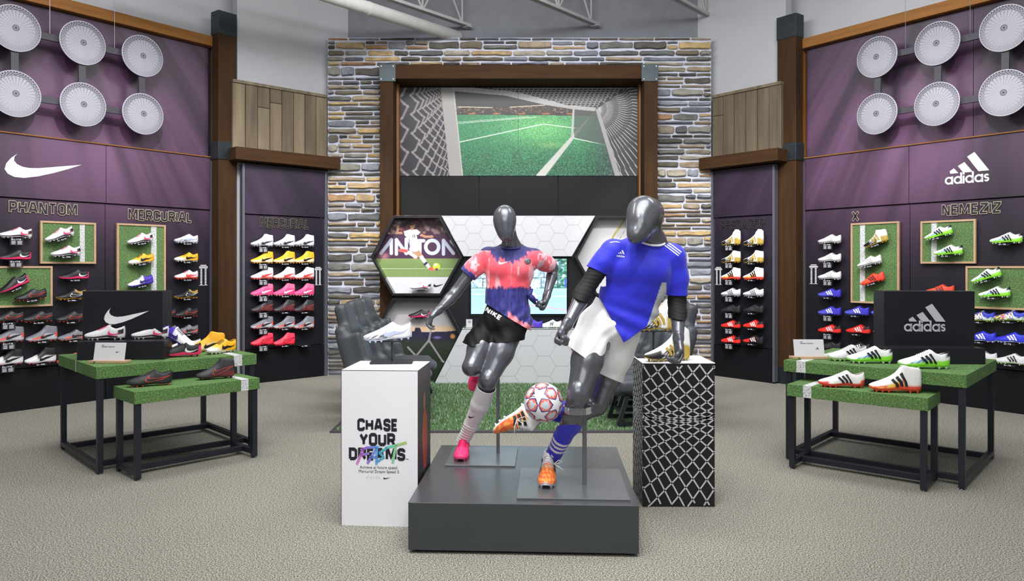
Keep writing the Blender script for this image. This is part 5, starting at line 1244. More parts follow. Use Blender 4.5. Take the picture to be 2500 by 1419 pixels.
        return npmesh(name, V, Q)
def cut(me, cuts):
    """trim a cloth mesh: cuts = [(point, normal, filter(center)->bool)], keeps the side opposite to the normal"""
    bm = bmesh.new(); bm.from_mesh(me)
    for p, nrm, flt in cuts:
        fs = [f for f in bm.faces if flt is None or flt(f.calc_center_median())]
        g = fs+list({e for f in fs for e in f.edges})+list({v for f in fs for v in f.verts})
        bmesh.ops.bisect_plane(bm, geom=g, plane_co=p, plane_no=nrm, clear_outer=True, dist=1e-6)
    bm.to_mesh(me); bm.free(); return me
# ================================================================ CHAIRS
LEA = mat('grey_leather', (72, 76, 82), .42, noise=(5, .06), bump=(120, .15)); LEAD = mat('dark_leather_back', (52, 56, 62), .45, noise=(5, .06), bump=(120, .12))
def chair_mesh():
    """faces +x ; width along y"""
    s = SDF((-.5, -.34, .1), (.62, .34, 1.25), .013); Rb = Matrix.Rotation(R(-16), 3, 'Y')
    s.rbox((-.20, 0, .60), (.065, .265, .36), .06, .04, Rb)                      # outer shell
    s.rbox((-.305, 0, 1.00), (.06, .150, .15), .055, .05, Rb)                     # head rest
    s.rbox((-.12, 0, .62), (.05, .13, .24), .04, .02, Rb)                         # lumbar cushion
    for y in (-1, 1):
        s.rbox((-.14, y*.235, .66), (.11, .036, .22), .034, .06, Rb); s.rbox((-.06, y*.235, .46), (.13, .036, .14), .034, .06, Rb)   # wings
        s.rbox((.17, y*.215, .39), (.24, .055, .065), .05, .03)                   # seat bolsters
    s.rbox((.16, 0, .36), (.29, .21, .075), .06, .03); s.ell((.42, 0, .36), (.09, .22, .075), .03)
    s.wrinkle(lambda P: .004*np.exp(-((np.abs(P[:, 1])-.155)/.006)**2)+.004*np.exp(-((P[:, 2]-.86)/.007)**2)*(P[:, 0] < 0))
    return s.mesh('shell', 1)
CHM = chair_mesh()
def chair(label, loc, rz, first=[None]):
    if first[0] is None:
        t = thing('lounge_chair', label, 'chair', loc, rz, 'grey leather lounge chairs'); first[0] = t
        obj('shell', CHM, LEA, t, smooth=True)
        for y in (-1, 1):
            obj('back_bolster_seam', MB().tube([(-.07, y*.15, .46), (-.14, y*.155, .66), (-.21, y*.14, .84)], .006, 6), LEAD, t, smooth=True)
            b = MB(); yy = y*.19
            obj('leg', MB().prism([(-.06, .30), (-.02, .30), (-.10, .05), (-.14, .05)], yy-.02, yy+.02), BLACK, t); obj('leg', MB().prism([(.30, .30), (.34, .30), (.42, .05), (.38, .05)], yy-.02, yy+.02), BLACK, t)
            obj('sled_bar', MB().box(-.14, .42, yy-.02, yy+.02, .013, .05), BLACK, t)
        for x in (-.08, .36): obj('cross_bar', MB().box(x-.015, x+.015, -.19, .19, .12, .15), BLACK, t)
        return t
    t = copy_tree(first[0]); t.location = loc; t.rotation_euler.z = rz; t['label'] = label; return t
for k, (x, y) in enumerate(((-1.30, 7.25), (-1.36, 7.98), (-1.38, 8.7))): chair('grey leather lounge chair left of the turf, %s from the camera' % ('nearest', 'second', 'farthest')[k], (x, y, .012), R(-6))
for k, (x, y) in enumerate(((1.38, 7.25), (1.48, 7.98), (1.52, 8.7))): chair('grey leather lounge chair right of the turf, %s from the camera' % ('nearest', 'second', 'farthest')[k], (x, y, .012), R(186))
# ================================================================ MANNEQUINS
GUN = mat('gunmetal_gloss', (98, 100, 107), .34, metal=.5, noise=(3, .03), coat=.55)
def V(px, py, Y): return W(px, py, Y)
def arr(*p): return [V(*q) for q in p]
def hand(name, root, L, wr, dr, nrm, curls, thumb, sc=1.0, flip=1, spread=0.0):
    """palm, four unequal bent fingers and a thumb ; nrm = way the palm faces"""
    d = Vector(dr).normalized(); n = Vector(nrm); n = (n-d*n.dot(d)).normalized(); t = d.cross(n)
    if t.y > 0: t = -t
    t = t*flip; wr = Vector(wr); m = .12*sc
    s = SDF(wr+d*.07*sc-Vector((m, m, m)), wr+d*.07*sc+Vector((m, m, m)), .0032)
    k = .006
    s.cone(wr-d*.03, wr+d*.01, .0265*sc, .027*sc, .01, (n, .78)); s.cone(wr, wr+d*.05*sc, .026*sc, .034*sc, .02, (n, .55)); s.cone(wr+d*.04*sc+t*.012*sc, wr+d*.082*sc+t*.018*sc, .024*sc, .022*sc, .015, (n, .6)); s.cone(wr+d*.04*sc-t*.010*sc, wr+d*.080*sc-t*.020*sc, .024*sc, .020*sc, .015, (n, .6))
    for i, (o, l) in enumerate(((.031, .95), (.0105, 1.05), (-.0105, 1.0), (-.030, .80))):
        b = wr+d*(.084-abs(o)*.10)*sc+t*o*sc; a = 0; P = [b]; ln = [.043*l, .028*l, .021*l]
        for j, (cv, ll) in enumerate(zip(curls, ln)):
            a += R(cv+(4*i if j == 0 else 0)); b = b+(d*math.cos(a)+n*math.sin(a)+t*(spread*o*6*(j == 0)))*ll*sc; P.append(b)
        r = [.0105, .0098, .0088, .0072]; r = [x*sc*(.9 if i == 3 else 1) for x in r]
        for j in range(3): s.cone(P[j], P[j+1], r[j], r[j+1], .004)
    T = [wr+d*.018*sc+t*.022*sc+n*.006]+[wr+(d*a+t*b+n*c)*sc for a, b, c in thumb]
    s.chain(T, [.0145*sc, .0135*sc, .0112*sc, .0085*sc][:len(T)], .007)
    me = s.mesh('hand', 1); me.transform(Matrix.Translation(-L)); return obj(name, me, GUN, root, smooth=True)
FIST = [(.045, .044, .016), (.062, .034, .034), (.066, .006, .046)]
def rot_to(toe, up):
    x = -Vector(toe).normalized(); z = Vector(up); z = (z-x*z.dot(x)).normalized(); y = z.cross(x); return Matrix((x, y, z)).transposed()
def worn(style, root, L, heelpos, toe, up, sc, flat=False):
    """put a boot on a foot: the boot's parts become one part of the mannequin with its own sub-parts"""
    src = SHOES[style]; p = bpy.data.objects.new('boot', None); COL.objects.link(p); p.parent = root; M = rot_to(toe, up)
    p.rotation_euler = M.to_euler(); p.scale = (sc, sc*1.12, sc); p.location = (Vector(heelpos)-L) if flat else (Vector(heelpos)-L-M @ Vector((.105*sc, 0, .05*sc)))
    for ch in src.children: c = ch.copy(); COL.objects.link(c); c.parent = p
    return p
def tree(me): bm = bmesh.new(); bm.from_mesh(me); t = BVHTree.FromBMesh(bm); bm.free(); return t
def drape(bv, off=.0025, guess=4.5):
    o = Vector((0, 0, CH))
    def fn(px, py):
        d = Vector(((px-CX)/F, 1, -(py-CY)/F)).normalized(); h = bv.ray_cast(o, d)
        if h[0] is None: h = bv.find_nearest(W(px, py, guess)); return h[0]-d*off
        return h[0]-d*off
    return fn
def local(mb, L): mb.v = [tuple(Vector(v)-L) for v in mb.v]; return mb
def verts(me): a = np.zeros(len(me.vertices)*3); me.vertices.foreach_get('co', a); return a.reshape(-1, 3)
def proj(a): return CX+F*a[:, 0]/a[:, 1], CY-F*(a[:, 2]-CH)/a[:, 1]
def shift(me, L): me.transform(Matrix.Translation(-L)); return me
CLOTH = mat('jersey_cloth', (255, 255, 255), .62, attr=True, noise=(40, .02), bump=(420, .06), sheen=.2)
def fine(a, s=60): return vnoise(a, s, 3)
# ---------------------------------------------------------------- female mannequin
L = Vector((-.2, 4.9, .27))
fm = thing('mannequin', 'gunmetal female mannequin running in a coral and navy tie-dye shirt and black shorts', 'mannequin', L)
s = SDF((-.62, 4.45, .35), (.35, 5.42, 2.0), .0065)
hd = V(1232, 534, 4.74)
s.ell(hd, (.073, .088, .088), .03); s.ell(V(1233, 552, 4.72), (.060, .074, .085), .03); s.ell(V(1236, 573, 4.70), (.037, .048, .048), .035)
s.cone(V(1241, 560, 4.79), V(1249, 606, 4.86), .046, .050, .03); s.cone(V(1249, 606, 4.86), V(1250, 630, 4.88), .055, .08, .04, ((0, 1, 0), .7))
s.chain(arr((1247, 640, 4.89), (1240, 700, 4.88), (1228, 770, 4.87)), [.115, .10, .12], .04, ((0, 1, 0), .66))
s.cone(V(1195, 628, 4.89), V(1302, 630, 4.89), .045, .045, .03)
s.chain(arr((1184, 626, 4.88), (1150, 664, 4.88), (1112, 714, 4.86)), [.050, .043, .036], .02)
s.chain(arr((1112, 714, 4.86), (1098, 730, 4.82), (1071, 758, 4.73), (1064, 764, 4.72)), [.036, .037, .025, .0245], .015)
s.chain(arr((1308, 628, 4.90), (1332, 640, 5.0), (1350, 655, 5.10)), [.047, .041, .035], .02)
s.chain(arr((1350, 655, 5.10), (1347, 676, 5.06), (1335, 722, 4.95), (1333, 728, 4.94)), [.036, .036, .025, .0245], .015)
s.chain(arr((1198, 800, 4.88), (1172, 850, 4.79), (1150, 897, 4.70)), [.085, .078, .054], .03); s.chain(arr((1150, 897, 4.70), (1156, 897, 4.85), (1168, 890, 5.07)), [.053, .052, .032], .02)
s.chain(arr((1247, 800, 4.84), (1222, 862, 4.78), (1192, 928, 4.70)), [.088, .080, .056], .03); s.ell(V(1190, 930, 4.67), (.045, .04, .055), .02)
s.chain(arr((1191, 930, 4.70), (1172, 985, 4.79), (1150, 1035, 4.87), (1131, 1074, 4.965)), [.054, .052, .038, .033], .02)
me = s.mesh('body', 2); bvb = None; obj('body', shift(me, L), GUN, fm, smooth=True)
hand('hand', fm, L, V(1069, 759, 4.73), (-.72, -.12, -.62), (.55, -.15, -.75), (38, 48, 34), [(.055, .040, .010), (.085, .030, .030), (.104, .012, .045)], .92)
hand('hand', fm, L, V(1334, 726, 4.94), (-.36, -.22, -.9), (-.75, -.25, .35), (82, 92, 62), FIST, .92)
# shirt
s = SDF((-.45, 4.6, .95), (.35, 5.25, 1.75), .0055)
fl_ = ((0, 1, 0), .68)
s.chain(arr((1248, 640, 4.88), (1244, 662, 4.87), (1239, 705, 4.86), (1237, 735, 4.86), (1240, 775, 4.85), (1246, 800, 4.85)), [.140, .148, .124, .130, .138, .136], .03, fl_)
s.cone(V(1192, 628, 4.88), V(1304, 630, 4.88), .055, .055, .04); s.ell(V(1222, 655, 4.81), (.062, .06, .06), .04); s.ell(V(1268, 657, 4.81), (.062, .06, .06), .04)
s.chain(arr((1190, 626, 4.88), (1160, 652, 4.88), (1128, 686, 4.88)), [.060, .058, .062], .03); s.chain(arr((1304, 630, 4.89), (1330, 642, 4.99), (1356, 656, 5.09)), [.057, .053, .053], .03)
s.cone(V(1247, 600, 4.85), V(1248, 622, 4.87), .059, .066, .02)
s.wrinkle(lambda P: .0040*vnoise(P*np.array((1.6, 1, .7)), 13, 1)+.0018*vnoise(P, 34, 2)+.005*np.sin((P[:, 2]*1.0-P[:, 0]*.9)*70)*np.clip((1.28-P[:, 2])/.1, 0, 1))
me = s.mesh('shirt', 1)
def pn(a, b_, Y, flip=1): a = V(*a, Y); b_ = V(*b_, Y); d = b_-a; return a, Vector((d.z, 0, -d.x)).normalized()*flip
pl, nn = pn((1186, 742), (1276, 796), 4.8); nn = nn if nn.z < 0 else -nn
sl, sn = pn((1127, 657), (1156, 683), 4.88); sn = sn if sn.x < 0 else -sn
s2 = V(1343, 648, 5.03); n2 = (V(1350, 655, 5.10)-V(1310, 630, 4.9)).normalized()
cut(me, [(pl, nn, lambda c: c.z < 1.31), (sl, sn, lambda c: c.x < -.18), (s2, n2, lambda c: c.x > .17 and c.z > 1.40), (V(1247, 601, 4.83), Vector((0, -.25, 1)), lambda c: c.z > 1.55)])
a = verts(me); px, py = proj(a); ns = .6*vnoise(a*np.array((2.6, 1, .45)), 34, 5)+.5*vnoise(a*np.array((2.6, 1, .5)), 80, 6); n3 = vnoise(a, 9, 8); n4 = vnoise(a*np.array((1, 1, .35)), 30, 9)
COR, NAV, WHI = np.array((252, 98, 112.)), np.array((38, 38, 120.)), np.array((250, 214, 222.))
c = np.tile(COR, (len(a), 1)); c += n3[:, None]*np.array((0, 16, 12)); st = np.clip((n4-.10)/.2, 0, 1)*np.clip((vnoise(a, 7, 4)+.2)*2, 0, 1); st = np.maximum(st, np.clip((vnoise(a*np.array((1, 1, .8))+.3, 22, 12)*.6+vnoise(a, 55, 13)*.5-.12)/.16, 0, 1)*((px < 1195) | (px > 1312)))
for x0_, y0_, y1_ in ((1249, 640, 696), (1296, 640, 690), (1216, 655, 700), (1303, 650, 676), (1190, 655, 700), (1262, 652, 672)): st = np.maximum(st, np.clip(1.6-np.abs(px+7*ns+.10*(py-660)-x0_)/2.2, 0, 1)*(py > y0_)*(py < y1_)*np.clip(.75+n3, 0, 1))
c = c*(1-st[:, None]*.85)+WHI*st[:, None]*.85
def dye(f):
    global c
    f = np.clip(f, 0, 1)[:, None]; c = c*(1-f)+(NAV+np.array((26, 30, 44))*np.clip(ns, -.5, 1)[:, None])*f
dye((py-701-9*ns)/5); dr = np.hypot((px-1246)/1.25, (py-596)); dye((46+14*ns-dr)/6*((px > 1198) & (px < 1302)))
dye(((a-np.array(sl))@np.array(sn)+.030+.012*ns)/.01*(px < 1180)); dye((((a-np.array(s2))@np.array(n2))+.012+.01*ns)/.01*(px > 1325)); c[py < 612] = (30, 30, 96)
fr = np.clip((((a-np.array(pl))@np.array(nn))+.03+.02*ns)/.01, 0, 1)*(px > 1240); c = c*(1-fr[:, None])+(COR*.6+WHI*.4)*fr[:, None]
colattr(me, lin(np.clip(c, 0, 255))); bv = tree(me); D = drape(bv)
sh = obj('shirt', shift(me, L), CLOTH, fm, smooth=True, solid=.003)
b = MB(); f_ = lambda x, y: D(x, -y); swoosh(f_, b, 1217, -645.5, 24, 9); obj('tick_logo', local(b, L), WGR, sh)
b = MB(); b.poly(circ(1288, -638, 8.2, 22)[:-1], f_); obj('round_badge', local(b, L), mat('badge_grey', (120, 122, 128), .4), sh)
b = MB(); b.stroke(circ(1288, -638, 6.4, 22)[:-1], 1.2, lambda x, y: D(x, -y)-Vector((0, .0015, 0)), closed=True); b.stroke(circ(1288, -638, 3.6, 16)[:-1], 1., lambda x, y: D(x, -y)-Vector((0, .0015, 0)), closed=True); b.stroke([(1286.8, -640), (1286.8, -636), (1289.2, -640), (1289.2, -636)], .8, lambda x, y: D(x, -y)-Vector((0, .0015, 0))); obj('badge_ring', local(b, L), BLACK, sh)
b = MB(); 
cols = [V(1247, 603, 4.85)+Vector((.060*math.cos(q), .057*math.sin(q), -.004-.010*math.sin(q)*-1)) for q in [2*PI*k/28 for k in range(28)]]; b.tube(cols, .009, 8, closed=True); obj('collar', local(b, L), mat('navy_collar', (30, 30, 96), .6), sh, smooth=True)
b = MB(); b.tube([V(1292, 722, 4.82), V(1300, 730, 4.84), V(1307, 742, 4.86)], [.018, .020, .008], 8); b.tube([V(1290, 724, 4.82), V(1294, 714, 4.84), V(1300, 706, 4.86)], [.018, .016, .006], 8); obj('knot', local(b, L), mat('navy_cloth', (38, 38, 116), .6), sh, smooth=True)
# shorts
s = SDF((-.45, 4.6, .75), (.25, 5.15, 1.42), .0055)
s.ell(V(1228, 790, 4.86), (.142, .118, .10), .03); s.chain(arr((1238, 735, 4.87), (1232, 765, 4.86)), [.122, .130], .03, fl_)
s.chain(arr((1197, 800, 4.87), (1172, 842, 4.82), (1160, 864, 4.79)), [.092, .100, .104], .03, ((0, 1, 0), .95)); s.chain(arr((1250, 798, 4.85), (1240, 825, 4.83), (1232, 850, 4.80)), [.096, .100, .102], .03, ((0, 1, 0), .95))
s.wrinkle(lambda P: .0035*vnoise(P, 9, 6)+.0014*np.sin((P[:, 0]*1.2+P[:, 2]*.6)*80+vnoise(P, 6, 2)*3))
me = s.mesh('shorts', 1); p1, q1 = pn((1139, 838), (1196, 853), 4.8); q1 = q1 if q1.z < 0 else -q1; p2, q2 = pn((1192, 836), (1280, 830), 4.8); q2 = q2 if q2.z < 0 else -q2
mid = V(1205, 840, 4.8)
cut(me, [(p1, q1, lambda c: CX+F*c.x/c.y < 1197), (p2, q2, lambda c: CX+F*c.x/c.y >= 1197), (V(1190, 735, 4.8), Vector((.45, 0, 1)).normalized(), None)])
bv = tree(me); so = obj('shorts', shift(me, L), mat('black_cloth', (6, 6, 8), .6, noise=(20, .1), spec=.25), fm, smooth=True, solid=.003)
D = drape(bv, .003, 4.75); b = MB(); ca, sa = math.cos(R(33)), math.sin(R(33))
text(b, 'NIKE', lambda x, y: D(1183+x*ca+y*sa, 759+x*sa-y*ca), 0, 0, 44, 12, .24, .16); obj('waistband_lettering', local(b, L), WGR, so)
# socks
SOCKW = mat('white_sock', (232, 228, 230), .8, noise=(30, .03), bump=(200, .15))
s = SDF((-.45, 4.55, .28), (-.05, 5.25, 1.05), .005)
s.chain(arr((1191, 935, 4.70), (1172, 987, 4.79), (1150, 1037, 4.88), (1129, 1080, 4.975)), [.062, .060, .047, .041], .015); s.wrinkle(lambda P: .0025*np.sin(P[:, 2]*300+P[:, 0]*120)*((P[:, 2] > .83) | (P[:, 2] < .5)))
me = s.mesh('sock', 1); ax = (V(1172, 985, 4.79)-V(1191, 930, 4.70)).normalized(); cut(me, [(V(1190, 945, 4.72), -ax, lambda c: c.z > .6)]); bv = tree(me); so = obj('sock', shift(me, L), SOCKW, fm, smooth=True, solid=.003)
D = drape(bv, .002, 4.8); b = MB(); swoosh(lambda x, y: D(x, -y+(x-1145)*.12), b, 1143.5, -1021, 17, 7); obj('tick_logo', local(b, L), BLACK, so)
s = SDF((-.45, 4.65, .72), (-.1, 5.25, 1.0), .005); s.chain(arr((1154, 897, 4.78), (1160, 897, 4.9), (1170, 888, 5.09)), [.0575, .057, .036], .015); obj('sock', shift(s.mesh('sock', 1), L), SOCKW, fm, smooth=True)
worn('pink_laced', fm, L, (-.322, 4.885, .2808), (-.06, -1, 0), (0, 0, 1), .96, True)
worn('pink_laced', fm, L, V(1171, 893, 5.12), (-.30, .35, -.85), (-.25, -.90, -.30), .84)
PLT = mat('stand_plate_steel', (118, 120, 124), .27, metal=.5, noise=(3, .1))
def plate(root, L, x0, y0, w_, d_):
    o = obj('base_plate', MB().box(0, w_, 0, d_, 0, .010), PLT, root, bevel=.0015); o.location = Vector((x0, y0, .2703))-L; o.rotation_euler.z = ra; return o
plate(fm, L, -.42, 4.69, .44, .47)
rx = V(1216, 1107, 4.98); obj('support_rod', local(MB().box(rx.x-.011, rx.x+.011, rx.y-.011, rx.y+.011, .28, 1.02), L), PLT, fm, bevel=.002)
# ---------------------------------------------------------------- male mannequin
L = Vector((.35, 4.3, .27)); mmq = thing('mannequin', 'gunmetal male mannequin leaning to kick, in blue shirt and white shorts', 'mannequin', L)
s = SDF((-.1, 3.75, .40), (1.08, 4.75, 1.98), .0065)
s.ell(V(1571, 522, 4.08), (.092, .108, .100), .03); s.ell(V(1562, 548, 4.03), (.070, .085, .095), .03); s.ell(V(1551, 574, 3.99), (.044, .056, .050), .035); s.ell(V(1588, 522, 4.14), (.075, .085, .085), .03)
s.cone(V(1583, 550, 4.12), V(1594, 600, 4.22), .058, .066, .04); s.cone(V(1592, 590, 4.22), V(1584, 625, 4.25), .07, .11, .05, ((0, 1, 0), .7))
s.chain(arr((1570, 645, 4.25), (1535, 720, 4.28), (1500, 780, 4.30)), [.135, .115, .125], .04, ((0, 1, 0), .62)); s.cone(V(1500, 612, 4.2), V(1640, 622, 4.24), .052, .052, .03)
s.chain(arr((1488, 612, 4.18), (1462, 655, 4.18), (1428, 708, 4.16)), [.054, .047, .040], .02); s.chain(arr((1428, 708, 4.16), (1416, 735, 4.12), (1385, 793, 4.02), (1380, 800, 4.01)), [.040, .041, .029, .028], .015)
s.chain(arr((1648, 624, 4.24), (1652, 680, 4.26), (1653, 738, 4.27)), [.054, .048, .041], .02); s.chain(arr((1653, 738, 4.27), (1655, 770, 4.23), (1656, 826, 4.12), (1656, 833, 4.11)), [.041, .043, .029, .028], .015)
s.chain(arr((1458, 805, 4.29), (1434, 880, 4.21), (1412, 962, 4.13)), [.095, .088, .062], .03); s.ell(V(1410, 962, 4.105), (.050, .045, .062), .02)
s.chain(arr((1411, 965, 4.14), (1398, 1020, 4.20), (1374, 1070, 4.30), (1352, 1112, 4.40)), [.060, .060, .044, .038], .02); s.ell(V(1403, 1010, 4.24), (.045, .05, .09), .03)
s.chain(arr((1512, 820, 4.33), (1486, 910, 4.42), (1458, 990, 4.50)), [.095, .086, .060], .03); s.chain(arr((1458, 990, 4.50), (1420, 1003, 4.45), (1300, 1004, 4.35)), [.060, .060, .036], .02)
obj('body', shift(s.mesh('body', 2), L), GUN, mmq, smooth=True)
hand('hand', mmq, L, V(1380, 799, 4.01), (-.42, -.15, -.88), (.62, -.45, -.1), (84, 92, 62), FIST, 1.0)
hand('hand', mmq, L, V(1656, 831, 4.11), (.06, -.12, -1), (-.85, -.25, 0), (34, 62, 42), [(.052, .042, .012), (.078, .036, .034), (.096, .022, .050)], 1.0)
# shirt
s = SDF((.3, 3.9, 1.0), (1.12, 4.62, 1.78), .0055); fl2 = ((0, 1, 0), .64)
s.chain(arr((1568, 640, 4.24), (1560, 665, 4.24), (1545, 700, 4.25), (1532, 740, 4.26), (1532, 790, 4.26), (1530, 840, 4.26)), [.158, .176, .166, .158, .150, .14], .03, fl2)
s.cone(V(1502, 616, 4.2), V(1638, 626, 4.24), .062, .062, .05); s.ell(V(1526, 655, 4.17), (.085, .06, .07), .05); s.ell(V(1592, 660, 4.17), (.085, .06, .07), .05)
s.chain(arr((1494, 612, 4.18), (1474, 640, 4.18), (1444, 676, 4.18)), [.066, .062, .060], .03); s.chain(arr((1645, 626, 4.24), (1651, 680, 4.26), (1653, 735, 4.27)), [.066, .062, .058], .03)
s.cone(V(1592, 585, 4.20), V(1590, 605, 4.22), .064, .085, .03)
s.wrinkle(lambda P: .004*vnoise(P*np.array((1.2, 1, .8)), 8, 11)+.006*np.sin((P[:, 2]*1.0+P[:, 0]*.45)*62+vnoise(P, 5, 3)*2)*np.clip((1.36-P[:, 2])/.12, 0, 1)+.0012*vnoise(P, 30, 2))
me = s.mesh('shirt', 1)
def pl2(a, b_, Y, want): p, n = pn(a, b_, Y); return p, (n if n.dot(Vector(want)) > 0 else -n)
c1 = pl2((1460, 714), (1524, 838), 4.15, (-1, 0, -1)); c2 = pl2((1523, 838), (1590, 792), 4.15, (.3, 0, -1)); c3 = pl2((1432, 649), (1473, 669), 4.18, (-.6, 0, -1)); c4 = pl2((1628, 721), (1677, 723), 4.26, (0, 0, -1))
pxf = lambda c: CX+F*c.x/c.y; pyf = lambda c: CY-F*(c.z-CH)/c.y
cut(me, [(c1[0], c1[1], lambda c: pyf(c) > 700 and pxf(c) < 1600), (c2[0], c2[1], lambda c: pyf(c) > 745 and pxf(c) < 1626), (c3[0], c3[1], lambda c: pxf(c) < 1478 and pyf(c) < 698), (c4[0], c4[1], lambda c: pxf(c) > 1624), (V(1588, 588, 4.2), Vector((.12, -.42, 1)).normalized(), lambda c: pyf(c) < 606 and 1530 < pxf(c) < 1650)])
a = verts(me); px, py = proj(a); n3 = vnoise(a, 20, 8); c = np.tile(np.array((40, 44, 214.)), (len(a), 1)); lx = np.interp(py, [560, 692, 795, 900], [1700, 1615, 1580, 1500]); lx2 = np.interp(py, [560, 640, 720, 900], [1000, 1000, 1466, 1000])
wt = ((px > lx) & (py > 690) & (px < 1627)); c[wt] = (206, 208, 216); colattr(me, lin(c)); bv = tree(me); sh = obj('shirt', shift(me, L), CLOTH, mmq, smooth=True, solid=.003)
D = drape(bv, .0025, 4.1); f_ = lambda x, y: D(x, -y); rt = lambda x, y: D(1505+x*.985+y*.10, 627-y*.985+x*.10)
b = MB(); three_bars(rt, b, 3.5, 8.0, 16, 10.5, 1); lower_word(rt, b, 0, 0, 23, 8.0); obj('three_bar_logo', local(b, L), WGR, sh)
for k in range(3):
    b = MB(); b.stroke([(1486, -(572+k*3.1-.5)), (1508, -(567+k*3.6)), (1531, -(561+k*3.6+1))], 2.1, f_, sub=3); obj('shoulder_stripe', local(b, L), WGR, sh)
    b = MB(); b.stroke([(1617-k*1.2, -(585+k*4)), (1640-k*3.2, -(598+k*4.4)), (1664-k*3.5, -(616+k*4.4))], 2.6, f_, sub=3); obj('shoulder_stripe', local(b, L), WGR, sh)
b = MB(); q0 = V(1588, 586, 4.20); e1 = Vector((1, 0, -.12)).normalized(); e2 = Vector((.0, .92, .386)).normalized()
b.tube([q0+e1*.078*math.cos(q)+e2*.084*math.sin(q) for q in [2*PI*k/36 for k in range(36)]], .0065, 8, closed=True); obj('white_collar', local(b, L), mat('white_rib', (236, 236, 240), .6), sh, smooth=True)
# compression sleeves
BC = mat('black_stretch', (10, 10, 12), .75, noise=(20, .1)); 
for pts, rad, cc in ((arr((1466, 650, 4.18), (1430, 706, 4.16), (1420, 722, 4.13), (1404, 756, 4.07)), [.0545, .0475, .0475, .043], pl2((1394, 723), (1429, 740), 4.12, (-.5, 0, -1))), (arr((1652, 690, 4.26), (1653, 738, 4.27), (1654, 765, 4.24), (1655, 810, 4.15)), [.055, .0495, .0495, .043], pl2((1629, 777), (1671, 781), 4.2, (0, 0, -1)))):
    lo = np.min([list(p) for p in pts], 0)-.08; hi = np.max([list(p) for p in pts], 0)+.08; s = SDF(lo, hi, .005); s.chain(pts, rad, .02); s.wrinkle(lambda P: .0011*np.sin(P[:, 2]*300+P[:, 0]*90+vnoise(P, 12, 3)*6))
    me = s.mesh('arm_sleeve', 1); cut(me, [(cc[0], cc[1], None)]); obj('arm_sleeve', shift(me, L), BC, mmq, smooth=True, solid=.002)
# shorts
s = SDF((.2, 3.95, .75), (.95, 4.62, 1.45), .0055)
s.ell(V(1494, 792, 4.3), (.150, .125, .11), .03); s.chain(arr((1508, 732, 4.29), (1498, 768, 4.29)), [.118, .140], .03, fl2)
s.chain(arr((1455, 795, 4.29), (1432, 850, 4.24), (1420, 895, 4.21)), [.105, .108, .110], .03, ((0, 1, 0), .95)); s.chain(arr((1518, 810, 4.32), (1502, 870, 4.37), (1480, 930, 4.42)), [.105, .095, .086], .03, ((0, 1, 0), .95))
s.wrinkle(lambda P: .0045*vnoise(P, 7, 21)+.0022*np.sin((P[:, 0]*.9-P[:, 2]*.7)*75+vnoise(P, 6, 2)*4))
me = s.mesh('shorts', 1); d1 = pl2((1392, 849), (1465, 899), 4.15, (-.3, 0, -1)); d2 = pl2((1460, 908), (1514, 932), 4.4, (0, 0, -1)); d3 = pl2((1452, 722), (1500, 748), 4.2, (.2, 0, 1))
cut(me, [(d1[0], d1[1], lambda c: c.y < 4.315 and pxf(c) < 1470), (d2[0], d2[1], lambda c: not (c.y < 4.315 and pxf(c) < 1470)), (d3[0], d3[1], lambda c: pyf(c) < 790)])
obj('shorts', shift(me, L), mat('white_satin_cloth', (248, 248, 250), .5, noise=(20, .02), sheen=.4), mmq, smooth=True, solid=.003)
# socks
s = SDF((.1, 4.05, .30), (.55, 4.5, .85), .005); A0 = V(1398, 1020, 4.20); A1 = V(1346, 1122, 4.41)
s.chain([A0, V(1372, 1070, 4.30), A1], [.066, .052, .045], .015); s.ell(V(1402, 1020, 4.24), (.05, .055, .085), .03); me = s.mesh('sock', 1); ax = (A1-A0).normalized()
cut(me, [(V(1404, 1041, 4.2), Vector((.05, .3, 1)).normalized(), None)])
a = verts(me); t = (a-np.array(A0))@np.array(ax)/((A1-A0).length); c = np.tile(np.array((34, 38, 200.)), (len(a), 1)); ph = (t-.46)/.095; c[(ph > 0) & (ph < 3) & ((ph % 1) < .52)] = (232, 234, 244); c[t > .93] = (236, 236, 240); colattr(me, lin(c)); bv = tree(me)
so = obj('sock', shift(me, L), CLOTH, mmq, smooth=True, solid=.003); D = drape(bv, .002, 4.2); b = MB(); three_bars(lambda x, y: D(x, -y), b, 1338, -1118, 14, 8, 1); obj('three_bar_logo', local(b, L), WGR, so)
s = SDF((.05, 4.2, .6), (.55, 4.65, .85), .005); s.chain(arr((1418, 1003, 4.45), (1370, 1006, 4.40), (1296, 1003, 4.345)), [.066, .060, .041], .015); me = s.mesh('sock', 1); cut(me, [(V(1412, 1003, 4.45), Vector((1, .2, 0)).normalized(), None)]); a = verts(me); colattr(me, np.tile(lin((34, 38, 200)), (len(a), 1))); obj('sock', shift(me, L), CLOTH, mmq, smooth=True, solid=.003)
def flame(t, q):
    if t < .48 or (t < .72 and q < .6): return [(250, 90, 56), (250, 130, 66), (250, 190, 90)][int(h2(t, q, 5, 4)*3)] if q > .12 else (240, 240, 240)
    return (240, 240, 242)
shoe('flame', 'high', flame, (226, 226, 230), 'bars', (26, 26, 30), lace=WHT, stud=(214, 214, 220))
b1 = worn('flame', mmq, L, (.205, 4.315, .2808), (-.12, -1, 0), (0, 0, 1), 1.02, True)
b2 = worn('flame', mmq, L, V(1293, 998, 4.345), (-.80, -.05, -.60), (.50, -.30, -.72), .97)
LW_ = mat('white_lace', (240, 240, 236), .7)
